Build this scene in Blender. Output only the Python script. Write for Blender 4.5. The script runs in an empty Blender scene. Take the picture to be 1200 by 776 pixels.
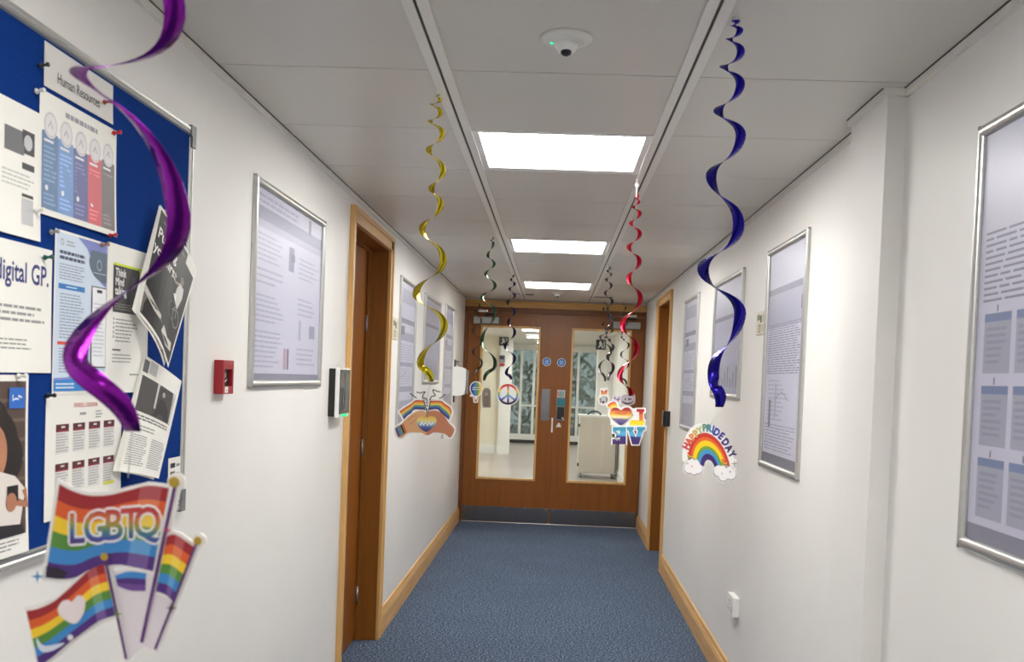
import bpy, bmesh, math, random
from mathutils import Vector, Matrix
from mathutils.geometry import tessellate_polygon
C = bpy.context.scene.collection
PI = math.pi
rnd = random.Random(7)

# ------------------------------------------------------------------ camera model (1200 x 776 frame)
FPX, CX, CY = 1150.0, 606.5, 475.4
YAW, PIT, ROL = -0.0368, -0.0275, 0.039
EYE = Vector((0, 0, 1.4538))
XL, XR, H = -0.9207, 0.8834, 2.2404          # left wall, right wall, ceiling
GL, GR, TY = -0.3256, 0.309, 2.5415           # ceiling grid bars, first tile joint
DY = 9.8084                                   # face of the double doors
def cam_axes():
    cy, sy, cp, sp, cr, sr = math.cos(YAW), math.sin(YAW), math.cos(PIT), math.sin(PIT), math.cos(ROL), math.sin(ROL)
    F = Vector((sy*cp, cy*cp, sp)); R = Vector((cy, -sy, 0)); U = R.cross(F)
    return cr*R + sr*U, -sr*R + cr*U, F
RA, UA, FA = cam_axes()
def at(px, py, Y):
    d = RA*((px-CX)/FPX) - UA*((py-CY)/FPX) + FA
    return EYE + d*((Y-EYE.y)/d.y)

# ------------------------------------------------------------------ materials
def lin(c):
    return tuple(((v/255)/12.92 if v/255 <= .04045 else ((v/255+.055)/1.055)**2.4) for v in c) + (1.0,)
def principled(name, rgb, rough=.5, metal=0.0, spec=.5, coat=0.0):
    m = bpy.data.materials.new(name); m.use_nodes = True
    b = m.node_tree.nodes['Principled BSDF']
    b.inputs['Base Color'].default_value = lin(rgb)
    b.inputs['Roughness'].default_value = rough; b.inputs['Metallic'].default_value = metal
    b.inputs['Specular IOR Level'].default_value = spec
    if coat: b.inputs['Coat Weight'].default_value = coat; b.inputs['Coat Roughness'].default_value = .08
    return m
def vary(m, amount=.06, scale=6.0, bump=0.0, stretch=(1, 1, 1), detail=4):
    """procedural tone variation and fine bump on a principled material"""
    nt = m.node_tree; b = nt.nodes['Principled BSDF']; col = tuple(b.inputs['Base Color'].default_value)
    tc = nt.nodes.new('ShaderNodeTexCoord'); mp = nt.nodes.new('ShaderNodeMapping'); mp.inputs['Scale'].default_value = stretch
    nz = nt.nodes.new('ShaderNodeTexNoise'); nz.inputs['Scale'].default_value = scale; nz.inputs['Detail'].default_value = detail
    rp = nt.nodes.new('ShaderNodeValToRGB')
    rp.color_ramp.elements[0].position = .3; rp.color_ramp.elements[1].position = .7
    rp.color_ramp.elements[0].color = tuple(v*(1-amount) for v in col[:3]) + (1,)
    rp.color_ramp.elements[1].color = tuple(min(1, v*(1+amount)) for v in col[:3]) + (1,)
    L = nt.links.new
    L(tc.outputs['Object'], mp.inputs['Vector']); L(mp.outputs['Vector'], nz.inputs['Vector'])
    L(nz.outputs['Fac'], rp.inputs['Fac']); L(rp.outputs['Color'], b.inputs['Base Color'])
    if bump:
        bp = nt.nodes.new('ShaderNodeBump'); bp.inputs['Strength'].default_value = bump; bp.inputs['Distance'].default_value = .002
        L(nz.outputs['Fac'], bp.inputs['Height']); L(bp.outputs['Normal'], b.inputs['Normal'])
    return m
def wood(name, rgb, rough=.4, grain=(38, 38, 2.2), amount=.16):
    return vary(principled(name, rgb, rough, spec=.45), amount, 1.0, .05, grain, 6)
def emission(name, rgb, s):
    m = bpy.data.materials.new(name); m.use_nodes = True; nt = m.node_tree
    nt.nodes.remove(nt.nodes['Principled BSDF']); e = nt.nodes.new('ShaderNodeEmission')
    e.inputs['Color'].default_value = lin(rgb); e.inputs['Strength'].default_value = s
    nt.links.new(e.outputs[0], nt.nodes['Material Output'].inputs['Surface']); return m
def clear(name, tint=(255, 255, 255), gloss=.06, rough=.03):
    m = bpy.data.materials.new(name); m.use_nodes = True; nt = m.node_tree
    nt.nodes.remove(nt.nodes['Principled BSDF'])
    t = nt.nodes.new('ShaderNodeBsdfTransparent'); t.inputs['Color'].default_value = lin(tint)
    g = nt.nodes.new('ShaderNodeBsdfGlossy'); g.inputs['Roughness'].default_value = rough
    fr = nt.nodes.new('ShaderNodeLayerWeight'); fr.inputs['Blend'].default_value = .25
    mu = nt.nodes.new('ShaderNodeMath'); mu.operation = 'MULTIPLY_ADD'; mu.inputs[1].default_value = .35; mu.inputs[2].default_value = gloss
    mx = nt.nodes.new('ShaderNodeMixShader'); L = nt.links.new
    L(fr.outputs['Facing'], mu.inputs[0]); 
    pw = nt.nodes.new('ShaderNodeMath'); pw.operation = 'POWER'; pw.inputs[1].default_value = 3.0
    L(fr.outputs['Facing'], pw.inputs[0]); L(pw.outputs[0], mu.inputs[0])
    L(mu.outputs[0], mx.inputs['Fac']); L(t.outputs[0], mx.inputs[1]); L(g.outputs[0], mx.inputs[2])
    L(mx.outputs[0], nt.nodes['Material Output'].inputs['Surface']); return m
def ramp_mat(name, z_top, z_bot, stops, rough=.45):
    """printed colours running down a card: stops = [(0..1 from the top, rgb)]"""
    m = principled(name, (255, 255, 255), rough); nt = m.node_tree; b = nt.nodes['Principled BSDF']
    tc = nt.nodes.new('ShaderNodeTexCoord'); sx = nt.nodes.new('ShaderNodeSeparateXYZ'); mr = nt.nodes.new('ShaderNodeMapRange')
    mr.inputs['From Min'].default_value = z_top; mr.inputs['From Max'].default_value = z_bot
    rp = nt.nodes.new('ShaderNodeValToRGB'); e = rp.color_ramp.elements
    while len(e) < len(stops): e.new(.5)
    for k, (p, c) in enumerate(stops): e[k].position = p; e[k].color = lin(c)
    L = nt.links.new
    L(tc.outputs['Object'], sx.inputs[0]); L(sx.outputs['Z'], mr.inputs['Value']); L(mr.outputs[0], rp.inputs['Fac'])
    L(rp.outputs['Color'], b.inputs['Base Color']); return m
_cm = {}
def ink(rgb, rough=.5):
    k = (tuple(rgb), rough)
    if k not in _cm: _cm[k] = principled('print_%02x%02x%02x' % tuple(rgb), rgb, rough, spec=.4)
    return _cm[k]

def carpet_mat():
    m = principled('blue_carpet', (70, 88, 120), .95, spec=.1); nt = m.node_tree; b = nt.nodes['Principled BSDF']; L = nt.links.new
    tc = nt.nodes.new('ShaderNodeTexCoord')
    n1 = nt.nodes.new('ShaderNodeTexNoise'); n1.inputs['Scale'].default_value = 95; n1.inputs['Detail'].default_value = 3
    n2 = nt.nodes.new('ShaderNodeTexNoise'); n2.inputs['Scale'].default_value = 2.2; n2.inputs['Detail'].default_value = 3
    r1 = nt.nodes.new('ShaderNodeValToRGB'); e = r1.color_ramp.elements
    e[0].position = .33; e[0].color = lin((34, 44, 62)); e[1].position = .5; e[1].color = lin((74, 89, 112))
    k = e.new(.68); k.color = lin((140, 154, 174))
    r2 = nt.nodes.new('ShaderNodeValToRGB'); r2.color_ramp.elements[0].color = (.85, .85, .85, 1); r2.color_ramp.elements[1].color = (1.1, 1.1, 1.1, 1)
    mx = nt.nodes.new('ShaderNodeMix'); mx.data_type = 'RGBA'; mx.blend_type = 'MULTIPLY'; mx.inputs['Factor'].default_value = 1
    L(tc.outputs['Object'], n1.inputs['Vector']); L(tc.outputs['Object'], n2.inputs['Vector'])
    L(n1.outputs['Fac'], r1.inputs['Fac']); L(n2.outputs['Fac'], r2.inputs['Fac'])
    L(r1.outputs['Color'], mx.inputs[6]); L(r2.outputs['Color'], mx.inputs[7]); L(mx.outputs[2], b.inputs['Base Color'])
    bp = nt.nodes.new('ShaderNodeBump'); bp.inputs['Strength'].default_value = .5; bp.inputs['Distance'].default_value = .004
    L(n1.outputs['Fac'], bp.inputs['Height']); L(bp.outputs['Normal'], b.inputs['Normal']); return m
M = dict(
    wall=vary(principled('wall_paint', (232, 230, 227), .45, spec=.35), .015, 3, .03),
    tile=vary(principled('ceiling_tile', (212, 208, 200), .38, spec=.5), .02, 2.0),
    grid=principled('ceiling_grid', (232, 229, 222), .35), seam=principled('tile_seam', (150, 145, 138), .5),
    gap=principled('shadow_gap', (70, 66, 62), .6),
    carpet=carpet_mat(),
    oak=wood('light_oak', (214, 169, 106), .38),
    oakY=wood('light_oak_long', (212, 168, 108), .38, (38, 2.2, 38)),
    oakX=wood('light_oak_cross', (196, 150, 84), .38, (2.2, 38, 38)),
    door=wood('door_veneer', (134, 76, 16), .38, (26, 26, 1.4), .12),
    frame=wood('frame_brown', (112, 62, 18), .42, (40, 40, 2), .14),
    reveal=wood('reveal_brown', (136, 82, 18), .45, (40, 40, 2), .12),
    alu=vary(principled('aluminium', (196, 196, 194), .32, .85), .04, 60, 0, (1, 1, 1)),
    alu_d=principled('dull_aluminium', (160, 160, 158), .38, .8),
    steel=vary(principled('brushed_steel', (126, 126, 130), .27, .95), .05, 60),
    chrome=principled('chrome', (225, 225, 225), .12, 1),
    white=principled('white_plastic', (236, 236, 234), .35),
    white2=principled('off_white_plastic', (222, 220, 214), .4),
    grey=principled('grey_plastic', (120, 120, 122), .45),
    black=principled('black_plastic', (16, 16, 18), .3),
    gblack=principled('glossy_black_panel', (14, 14, 17), .12, spec=.35),
    red=principled('red_plastic', (158, 22, 36), .35),
    felt=vary(principled('blue_felt', (10, 52, 124), .95, spec=.1), .12, 300, .15),
    paper=vary(principled('white_paper', (240, 238, 232), .6, spec=.3), .01, 8),
    card=principled('white_card', (242, 240, 238), .45),
    lam=principled('laminated_paper', (228, 225, 222), .14, spec=.6, coat=.6),
    cover=clear('clear_cover', (246, 246, 250), .03, .32),
    glass=clear('door_glass', (244, 248, 247), .03, .02),
    wglass=clear('window_glass', (214, 224, 222), .10, .02),
    thread=principled('clear_thread', (190, 190, 190), .3),
    cream=vary(principled('cream_paint', (232, 226, 208), .5), .015, 3),
    vinyl=vary(principled('lobby_vinyl', (176, 164, 156), .28, spec=.5), .06, 1.2),
    lamp=emission('lamp_diffuser', (255, 253, 247), 29.0),
    lamp2=emission('lobby_lamp_diffuser', (255, 254, 250), 34.0),
)

# ------------------------------------------------------------------ mesh builder
class MB:
    def __init__(s): s.V = []; s.F = []; s.I = []; s.S = []; s.mats = []; s.map = None
    def mi(s, m):
        if m not in s.mats: s.mats.append(m)
        return s.mats.index(m)
    def add(s, vs, fs, m, smooth=False):
        o = len(s.V); k = s.mi(m)
        s.V += [tuple(s.map(*v)) if s.map else tuple(v) for v in vs]
        for f in fs: s.F.append(tuple(i+o for i in f)); s.I.append(k); s.S.append(smooth)
        return s
    def box(s, x0, x1, y0, y1, z0, z1, m, ch=0.0):
        if ch <= 0:
            v = [(x, y, z) for z in (z0, z1) for y in (y0, y1) for x in (x0, x1)]
            return s.add(v, [(0, 2, 3, 1), (4, 5, 7, 6), (0, 1, 5, 4), (2, 6, 7, 3), (0, 4, 6, 2), (1, 3, 7, 5)], m)
        bm = bmesh.new(); bmesh.ops.create_cube(bm, size=1)
        for v in bm.verts: v.co = Vector(((x0+x1)/2+v.co.x*(x1-x0), (y0+y1)/2+v.co.y*(y1-y0), (z0+z1)/2+v.co.z*(z1-z0)))
        bmesh.ops.bevel(bm, geom=list(bm.edges), offset=ch, segments=2, profile=.7, affect='EDGES')
        bm.verts.index_update(); s.add([v.co[:] for v in bm.verts], [tuple(v.index for v in f.verts) for f in bm.faces], m); bm.free(); return s
    def tube(s, path, r, m, n=8, caps=True):
        P = [Vector(p) for p in path]; vs = []; fs = []; prev = None
        for i, p in enumerate(P):
            t = (P[min(i+1, len(P)-1)] - P[max(i-1, 0)]).normalized()
            a = prev - t*prev.dot(t) if prev else t.orthogonal()
            a.normalize(); prev = a; b = t.cross(a); rr = r[i] if isinstance(r, (list, tuple)) else r
            vs += [p + (a*math.cos(2*PI*k/n) + b*math.sin(2*PI*k/n))*rr for k in range(n)]
        for i in range(len(P)-1):
            for k in range(n): fs.append((i*n+k, i*n+(k+1) % n, (i+1)*n+(k+1) % n, (i+1)*n+k))
        if caps: fs += [tuple(range(n))[::-1], tuple((len(P)-1)*n+k for k in range(n))]
        return s.add(vs, fs, m, True)
    def lathe(s, prof, m, ax=(0, 0, 0), d=(0, 0, 1), n=24):
        d = Vector(d).normalized(); a = d.orthogonal().normalized(); b = d.cross(a); o = Vector(ax); vs = []; fs = []
        for r, h in prof: vs += [o + d*h + (a*math.cos(2*PI*k/n)+b*math.sin(2*PI*k/n))*max(r, 1e-5) for k in range(n)]
        for i in range(len(prof)-1):
            for k in range(n): fs.append((i*n+k, i*n+(k+1) % n, (i+1)*n+(k+1) % n, (i+1)*n+k))
        fs += [tuple(range(n))[::-1], tuple((len(prof)-1)*n+k for k in range(n))]
        return s.add(vs, fs, m, True)
    # flat artwork in the local x-z plane, facing local -y, h = height above y = 0
    def poly(s, pts, m, h=0.0):
        t = tessellate_polygon([[Vector((x, z, 0)) for x, z in pts]])
        return s.add([(x, -h, z) for x, z in pts], t, m)
    def slab(s, pts, m, h0, h1):
        n = len(pts); t = tessellate_polygon([[Vector((x, z, 0)) for x, z in pts]])
        v = [(x, -h1, z) for x, z in pts] + [(x, -h0, z) for x, z in pts]
        f = list(t) + [tuple(i+n for i in q)[::-1] for q in t] + [(i, (i+1) % n, (i+1) % n+n, i+n) for i in range(n)]
        return s.add(v, f, m)
    def rect(s, x0, x1, z0, z1, m, h=0.0, nx=1, nz=1):
        v = [(x0+(x1-x0)*i/nx, -h, z0+(z1-z0)*j/nz) for j in range(nz+1) for i in range(nx+1)]
        f = [(j*(nx+1)+i, j*(nx+1)+i+1, (j+1)*(nx+1)+i+1, (j+1)*(nx+1)+i) for j in range(nz) for i in range(nx)]
        return s.add(v, f, m)
    def disc(s, x, z, r, m, h=0.0, n=28, rz=None):
        return s.poly([(x+r*math.cos(2*PI*k/n), z+(rz or r)*math.sin(2*PI*k/n)) for k in range(n)], m, h)
    def ring(s, x, z, r0, r1, m, h=0.0, n=32, a0=0, a1=2*PI):
        v = []; f = []
        for k in range(n+1):
            a = a0+(a1-a0)*k/n; v += [(x+r0*math.cos(a), -h, z+r0*math.sin(a)), (x+r1*math.cos(a), -h, z+r1*math.sin(a))]
        for k in range(n): f.append((2*k, 2*k+1, 2*k+3, 2*k+2))
        return s.add(v, f, m)
    def line(s, pts, w, m, h=0.0):
        v = []; f = []
        P = [Vector(p) for p in pts]
        for i, p in enumerate(P):
            t = (P[min(i+1, len(P)-1)] - P[max(i-1, 0)])
            t = t.normalized() if t.length > 0 else Vector((1, 0)); nrm = Vector((-t.y, t.x))*(w/2)
            v += [(p.x+nrm.x, -h, p.y+nrm.y), (p.x-nrm.x, -h, p.y-nrm.y)]
        for i in range(len(P)-1): f.append((2*i, 2*i+1, 2*i+3, 2*i+2))
        return s.add(v, f, m)
    def text(s, st, m, x, z, size, h=0.0, ang=0.0, sx=1.0, fat=0.0, shear=0.0, align='LEFT', mirror=False):
        vs, fs = glyphs(st, fat, shear, align); c, n = math.cos(ang), math.sin(ang); out = []; per = len(vs)//(8 if fat > 0 else 1)
        for q, (a, b) in enumerate(vs):
            a = a*size*sx*(-1 if mirror else 1); b = b*size
            out.append((x+a*c-b*n, -h-.00002*(q//max(1, per)), z+a*n+b*c))
        return s.add(out, fs, m)
    def build(s, name, parent=None, loc=None, rz=0.0):
        me = bpy.data.meshes.new(name); me.from_pydata(s.V, [], s.F)
        for m in s.mats: me.materials.append(m)
        me.polygons.foreach_set('material_index', s.I); me.polygons.foreach_set('use_smooth', s.S)
        me.validate(); me.update()
        o = bpy.data.objects.new(name, me); C.objects.link(o)
        if parent: o.parent = parent
        if loc is not None: o.location = loc
        o.rotation_euler.z = rz
        return o
_g = {}
def glyphs(st, fat, shear, align):
    k = (st, fat, shear, align)
    if k not in _g:
        cu = bpy.data.curves.new('lettering', 'FONT'); cu.body = st; cu.size = 1; cu.shear = shear; cu.align_x = align; cu.resolution_u = 3
        o = bpy.data.objects.new('lettering', cu); C.objects.link(o)
        dg = bpy.context.evaluated_depsgraph_get(); dg.update()
        me = o.evaluated_get(dg).to_mesh()
        V0 = [(v.co.x, v.co.y) for v in me.vertices]; F0 = [tuple(p.vertices) for p in me.polygons]; V1 = []; F1 = []
        for dx, dy in ([(0, 0)] if fat <= 0 else [(fat*math.cos(q*PI/4), fat*math.sin(q*PI/4)) for q in range(8)]):   # heavier strokes
            F1 += [tuple(i+len(V1) for i in f) for f in F0]; V1 += [(x+dx, y+dy) for x, y in V0]
        _g[k] = (V1, F1)
        o.evaluated_get(dg).to_mesh_clear(); bpy.data.objects.remove(o); bpy.data.curves.remove(cu)
    return _g[k]
def tag(o, label, cat, group=None, kind=None):
    o['label'] = label; o['category'] = cat
    if group: o['group'] = group
    if kind: o['kind'] = kind
    return o
def struct(o, label=None):
    o['kind'] = 'structure'
    if label: o['label'] = label
    return o
def empty(name, loc, rz=0.0):
    o = bpy.data.objects.new(name, None); o.empty_display_size = .05; C.objects.link(o); o.location = loc; o.rotation_euler.z = rz; return o
def grow(pts, d):
    """outline pushed outwards by d"""
    n = len(pts); A = sum(pts[i][0]*pts[(i+1) % n][1]-pts[(i+1) % n][0]*pts[i][1] for i in range(n)); sg = 1 if A > 0 else -1; out = []
    for i in range(n):
        p, q, r = Vector(pts[i-1]), Vector(pts[i]), Vector(pts[(i+1) % n])
        a = (q-p); b = (r-q)
        if a.length < 1e-9 or b.length < 1e-9: out.append(tuple(q)); continue
        a.normalize(); b.normalize(); n1 = Vector((a.y, -a.x))*sg; n2 = Vector((b.y, -b.x))*sg; m = n1+n2
        m = n1 if m.length < .2 else m.normalized()
        out.append(tuple(q + m*(d/max(.55, m.dot(n1)))))
    return out
def spline(pts, k=6, closed=False):
    n = len(pts); out = []
    for i in range(n if closed else n-1):
        g = (lambda j: pts[j % n]) if closed else (lambda j: pts[min(max(j, 0), n-1)])
        p0, p1, p2, p3 = (Vector(g(i+j)) for j in (-1, 0, 1, 2))
        for t in (q/k for q in range(k)):
            out.append(tuple(.5*((2*p1)+(p2-p0)*t+(2*p0-5*p1+4*p2-p3)*t*t+(3*p1-p0-3*p2+p3)*t**3)))
    if not closed: out.append(tuple(pts[-1]))
    return out
def words(mb, x0, x1, z1, z0, n, m, h=.0004, thick=.5, seed=1, ragged=.25, one=False):
    """printed text too small to read: rows of short dashes"""
    r = random.Random(seed); st = (z1-z0)/n
    for i in range(n):
        z = z1-st*(i+.5); end = x1-(x1-x0)*ragged*r.random(); x = x0; t = st*thick/2
        if one: mb.rect(x0, end, z-t, z+t, m, h, 2); continue
        while x < end:
            w = min(end-x, (x1-x0)*(.06+.12*r.random()))
            mb.rect(x, x+w, z-t, z+t, m, h); x += w+(x1-x0)*.02

# ================================================================== THE SETTING
YB = -2.6
LO0, LO1 = 4.35, 5.275          # left doorway clear opening
RO0, RO1 = 7.66, 8.56           # right doorway
DT = 2.115                      # clear height of the side doorways
T = .16
mb = MB(); mb.box(-1.3, 1.3, YB-.2, DY+.02, -.06, 0, M['carpet']); struct(mb.build('floor'), 'blue flecked carpet floor of the corridor')
mb = MB()
mb.box(XL-T, XL, YB, LO0-.012, 0, H, M['wall']); mb.box(XL-T, XL, LO1+.012, DY, 0, H, M['wall']); mb.box(XL-T, XL, LO0-.012, LO1+.012, DT+.012, H, M['wall'])
struct(mb.build('wall_left'), 'cream painted wall on the left of the corridor')
mb = MB()
mb.box(XR, XR+T, YB, RO0-.012, 0, H, M['wall']); mb.box(XR, XR+T, RO1+.012, DY, 0, H, M['wall']); mb.box(XR, XR+T, RO0-.012, RO1+.012, DT+.012, H, M['wall'])
mb.box(XR-.052, XR, 2.592, 2.905, 0, H, M['wall'])
struct(mb.build('wall_right'), 'cream painted wall on the right with a shallow pilaster')
mb = MB(); mb.box(-1.3, 1.3, YB-.15, YB, 0, H, M['wall']); struct(mb.build('wall_rear'), 'wall closing the corridor behind the viewer')
# end wall round the double doors
mb = MB()
mb.box(-3.2, XL, DY, DY+.12, 0, H, M['wall']); mb.box(XR, 1.12, DY, DY+.12, 0, H, M['wall']); mb.box(XL, XR, DY, DY+.12, 2.222, H, M['wall'])
struct(mb.build('wall_end'), 'strip of wall above the double doors')
# ceiling: slab, metal tiles and grid bars
mb = MB(); mb.box(-1.3, 1.3, YB-.2, DY+.12, H+.004, H+.09, M['seam'])
lamps_n = (-7, -3, 1, 5, 9)
for n in range(-9, 13):
    y0, y1 = TY+.6*n+.0025, TY+.6*(n+1)-.0025
    if y0 < YB: y0 = YB
    y1 = min(y1, DY-.005)
    if y1-y0 < .02: continue
    for a, b in ((XL, GL-.006), (GL+.006, GR-.006), (GR+.006, XR)):
        if a > GL and a < GR and n in lamps_n: continue
        mb.box(a, b, y0, y1, H, H+.0035, M['tile'])
ceil = struct(mb.build('ceiling'), 'suspended ceiling of grey metal tiles')
mb = MB()
for g in (GL, GR):
    for a, b in ((g-.028, g-.004), (g+.004, g+.028)): mb.box(a, b, YB, 9.14, H-.006, H+.002, M['grid'])
    mb.box(g-.004, g+.004, YB, 9.14, H-.002, H+.004, M['gap'])
mb.box(GL-.1, GL+.1, 9.136, 9.15, H-.006, H, M['gap']); mb.box(GR-.03, GR+.2, 9.136, 9.15, H-.006, H, M['gap'])
o = mb.build('ceiling_grid_bars', ceil)
mb = MB()
mb.box(XL, XL+.012, YB, DY, H-.02, H, M['grid']); mb.box(XL+.012, XL+.016, YB, DY, H-.0015, H+.001, M['gap'])
struct(mb.build('trim_1'), 'edge trim where the ceiling meets the left wall')
mb = MB()
for a, b, x in ((YB, 2.592, XR), (2.592, 2.905, XR-.052), (2.905, DY, XR)):
    mb.box(x-.012, x, a, b, H-.02, H, M['grid']); mb.box(x-.016, x-.012, a, b, H-.0015, H+.001, M['gap'])
mb.box(XR-.064, XR, 2.58, 2.592, H-.02, H, M['grid'])
struct(mb.build('trim_2'), 'edge trim where the ceiling meets the right wall')
# skirting boards with a moulded top
def skirt(mb, x, s, y0, y1):
    prof = [(0, 0), (.018, 0), (.018, .098), (.0145, .106), (.0145, .114), (.011, .12), (.009, .136), (.005, .143), (0, .145)]
    n = len(prof); v = [(x+s*a, y, z) for y in (y0, y1) for a, z in prof]
    mb.add(v, [(i, (i+1) % n, (i+1) % n+n, i+n) for i in range(n)] + [tuple(range(n)), tuple(range(n, 2*n))[::-1]], M['oakY'])
mb = MB(); skirt(mb, XL, 1, YB, 4.28); skirt(mb, XL, 1, 5.345, DY-.005); struct(mb.build('baseboard_left'), 'light oak skirting along the left wall')
mb = MB(); skirt(mb, XR, -1, YB, 2.592); skirt(mb, XR-.052, -1, 2.592, 2.905); skirt(mb, XR, -1, 2.905, 7.59); skirt(mb, XR, -1, 8.63, DY-.005)
struct(mb.build('baseboard_right'), 'light oak skirting along the right wall')

def side_doorway(x, s, o0, o1, idx, side):
    """s = +1: room side is +x (left wall). Architrave, lining, stops, door leaf with hinges and lever"""
    W = .07
    def prism(mb, prof, a, b, axis, m, mi=False):
        pass
    mb = MB()
    def bar(y0, y1, z0, z1, m):       # moulded architrave: flat board with a raised back band
        mb.box(min(x, x+s*.016), max(x, x+s*.016), y0, y1, z0, z1, m, .003)
    bar(o0-W, o0-.004, 0, DT+W, M['oak']); bar(o1+.004, o1+W, 0, DT+W, M['oak']); bar(o0-W, o1+W, DT+.004, DT+W, M['oakY'])
    def band(y0, y1, z0, z1, m): mb.box(min(x, x+s*.023), max(x, x+s*.023), y0, y1, z0, z1, m, .004)
    band(o0-W-.002, o0-W+.02, 0, DT+W+.002, M['oak']); band(o1+W-.02, o1+W+.002, 0, DT+W+.002, M['oak']); band(o0-W, o1+W, DT+W-.02, DT+W+.002, M['oakY'])
    xi = x-s*.158
    lo, hi = min(x, xi), max(x, xi)
    mb.box(lo, hi, o0-.012, o0, 0, DT+.012, M['reveal']); mb.box(lo, hi, o1, o1+.012, 0, DT+.012, M['reveal']); mb.box(lo, hi, o0, o1, DT, DT+.012, M['reveal'])
    q0, q1 = sorted((x-s*.085, x-s*.107))
    mb.box(q0, q1, o0, o0+.014, 0, DT, M['reveal']); mb.box(q0, q1, o1-.014, o1, 0, DT, M['reveal']); mb.box(q0, q1, o0, o1, DT-.014, DT, M['reveal'])
    struct(mb.build('trim_%d' % (idx+2)), 'light oak door surround on the %s wall' % side)
    mb = MB(); d0, d1 = sorted((x-s*.109, x-s*.153))
    mb.box(d0, d1, o0+.004, o1-.004, .006, DT-.004, M['door'], .002)
    d = struct(mb.build('door_%d' % idx), 'brown veneered door set back in the %s wall' % side)
    mb = MB(); fx = x-s*.109
    mb.lathe([(.026, 0), (.026, .008), (.009, .009), (.009, .045)], M['chrome'], (fx, o0+.07, 1.0), (s, 0, 0), 16)
    mb.tube([(fx+s*.042, o0+.07, 1.0), (fx+s*.042, o0+.2, 1.0)], .009, M['chrome'], 10); mb.build('door_handle', d)
    for z in (.25, 1.05, 1.72): mb = MB(); mb.tube([(fx+s*.006, o1-.018, z-.045), (fx+s*.006, o1-.018, z+.045)], .006, M['alu'], 8); mb.build('hinge', d)
side_doorway(XL, 1, LO0, LO1, 1, 'left')
side_doorway(XR, -1, RO0, RO1, 2, 'right')

# ---- double doors and their frame
dl, dm, dr, dt = -.886, -.0045, .8775, 2.1037
mb = MB()
mb.box(XL+.001, dl-.002, DY-.03, DY+.118, 0, 2.158, M['frame'], .003); mb.box(dr+.002, XR-.001, DY-.03, DY+.118, 0, 2.158, M['frame'], .003)
mb.box(dl-.002, dr+.002, DY-.026, DY+.118, dt+.003, 2.158, M['frame'], .003)
mb.box(XL+.001, XR-.001, DY-.034, DY-.001, 2.158, 2.224, M['oakX'], .004)
struct(mb.build('trim_5'), 'brown frame and golden head board round the double doors')
def leaf(idx, x0, x1, g0, g1, zb, zt, hinge, lbl):
    """front elevation in world x-z, face at DY"""
    y0, y1 = DY, DY+.044
    mb = MB(); W = M['door']; z0 = .008
    mb.box(x0, g0, y0, y1, z0, dt, W); mb.box(g1, x1, y0, y1, z0, dt, W); mb.box(g0, g1, y0, y1, z0, zb, W); mb.box(g0, g1, y0, y1, zt, dt, W)
    d = struct(mb.build('door_%d' % idx), lbl)
    mb = MB(); b = .017
    for a0, a1, c0, c1 in ((g0-b, g0+.004, zb-b, zt+b), (g1-.004, g1+b, zb-b, zt+b), (g0, g1, zb-b, zb+.004), (g0, g1, zt-.004, zt+b)):
        mb.box(a0, a1, y0-.008, y1+.008, c0, c1, M['oak'], .003)
    mb.build('glazing_bead', d)
    mb = MB(); mb.box(g0, g1, y0+.018, y0+.024, zb, zt, M['glass']); mb.build('vision_panel', d)
    mb = MB(); mb.box(x0+.006, x1-.006, y0-.0022, y0, .01, .163, M['steel'], .0008)
    kp = mb.build('kick_plate', d)
    for q in range(5): mb = MB(); mb.lathe([(.004, 0), (.003, .0015)], M['chrome'], (x0+.03+q*(x1-x0-.06)/4, y0-.0022, .15), (0, -1, 0), 8); mb.build('screw', kp)
    return d
dA = leaf(3, dl, dm-.0015, -.7375, -.1748, .45, 1.959, -1, 'left leaf of the brown glazed double doors')
dB = leaf(4, dm+.0015, dr, .171, .7309, .45, 1.959, 1, 'right leaf of the brown glazed double doors')
mb = MB(); mb.box(-.125, -.04, DY-.003, DY, 1.047, 1.36, M['steel'], .001); mb.build('push_plate', dA)['label'] = 'plain steel push plate'
mb = MB(); mb.box(-.016, -.001, DY-.012, DY, .93, 1.076, M['white'], .003); mb.build('flush_bolt', dA)['label'] = 'pale metal bolt plate on the door edge'
mb = MB(); mb.box(.027, .113, DY-.003, DY, 1.05, 1.36, M['steel'], .001); lp = mb.build('lock_plate', dB)
mb = MB(); mb.box(dm-.014, dm+.02, DY+.0445, DY+.052, .01, dt-.005, M['frame']); mb.build('gap_light_stop', dB)  # added strip behind the leaves, stops lobby light leaking through the gap
mb = MB(); mb.box(.033, .107, DY-.004, DY-.003, 1.285, 1.352, ink((205, 190, 190)))
mb.box(.052, .1, DY-.0045, DY-.004, 1.29, 1.345, ink((130, 160, 150))); mb.box(.036, .05, DY-.0045, DY-.004, 1.295, 1.34, ink((200, 110, 110))); mb.build('painted_reflection', lp)  # pinkish and green reflections in the steel plate, painted as flat patches
mb = MB(); mb.box(.03, .11, DY-.012, DY-.003, 1.195, 1.272, ink((40, 120, 130)), .004); mb.build('lock_cover', lp)['label'] = 'teal cover above the lock'
mb = MB(); mb.box(.036, .106, DY-.04, DY-.003, 1.065, 1.19, M['black'], .006); lk = mb.build('lock_body', lp)
mb = MB(); mb.tube([(.09, DY-.04, 1.08), (.09, DY-.052, 1.08)], .008, M['alu'], 10); mb.tube([(.09, DY-.05, 1.085), (.104, DY-.05, 1.06)], .006, M['alu'], 8); mb.build('thumb_turn', lk)
mb = MB(); mb.slab([(.03, .985), (.085, .985), (.07, 1.02), (.055, 1.032)], M['white2'], -DY, -DY+.006); mb.build('keyhole_cover', dB)
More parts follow.
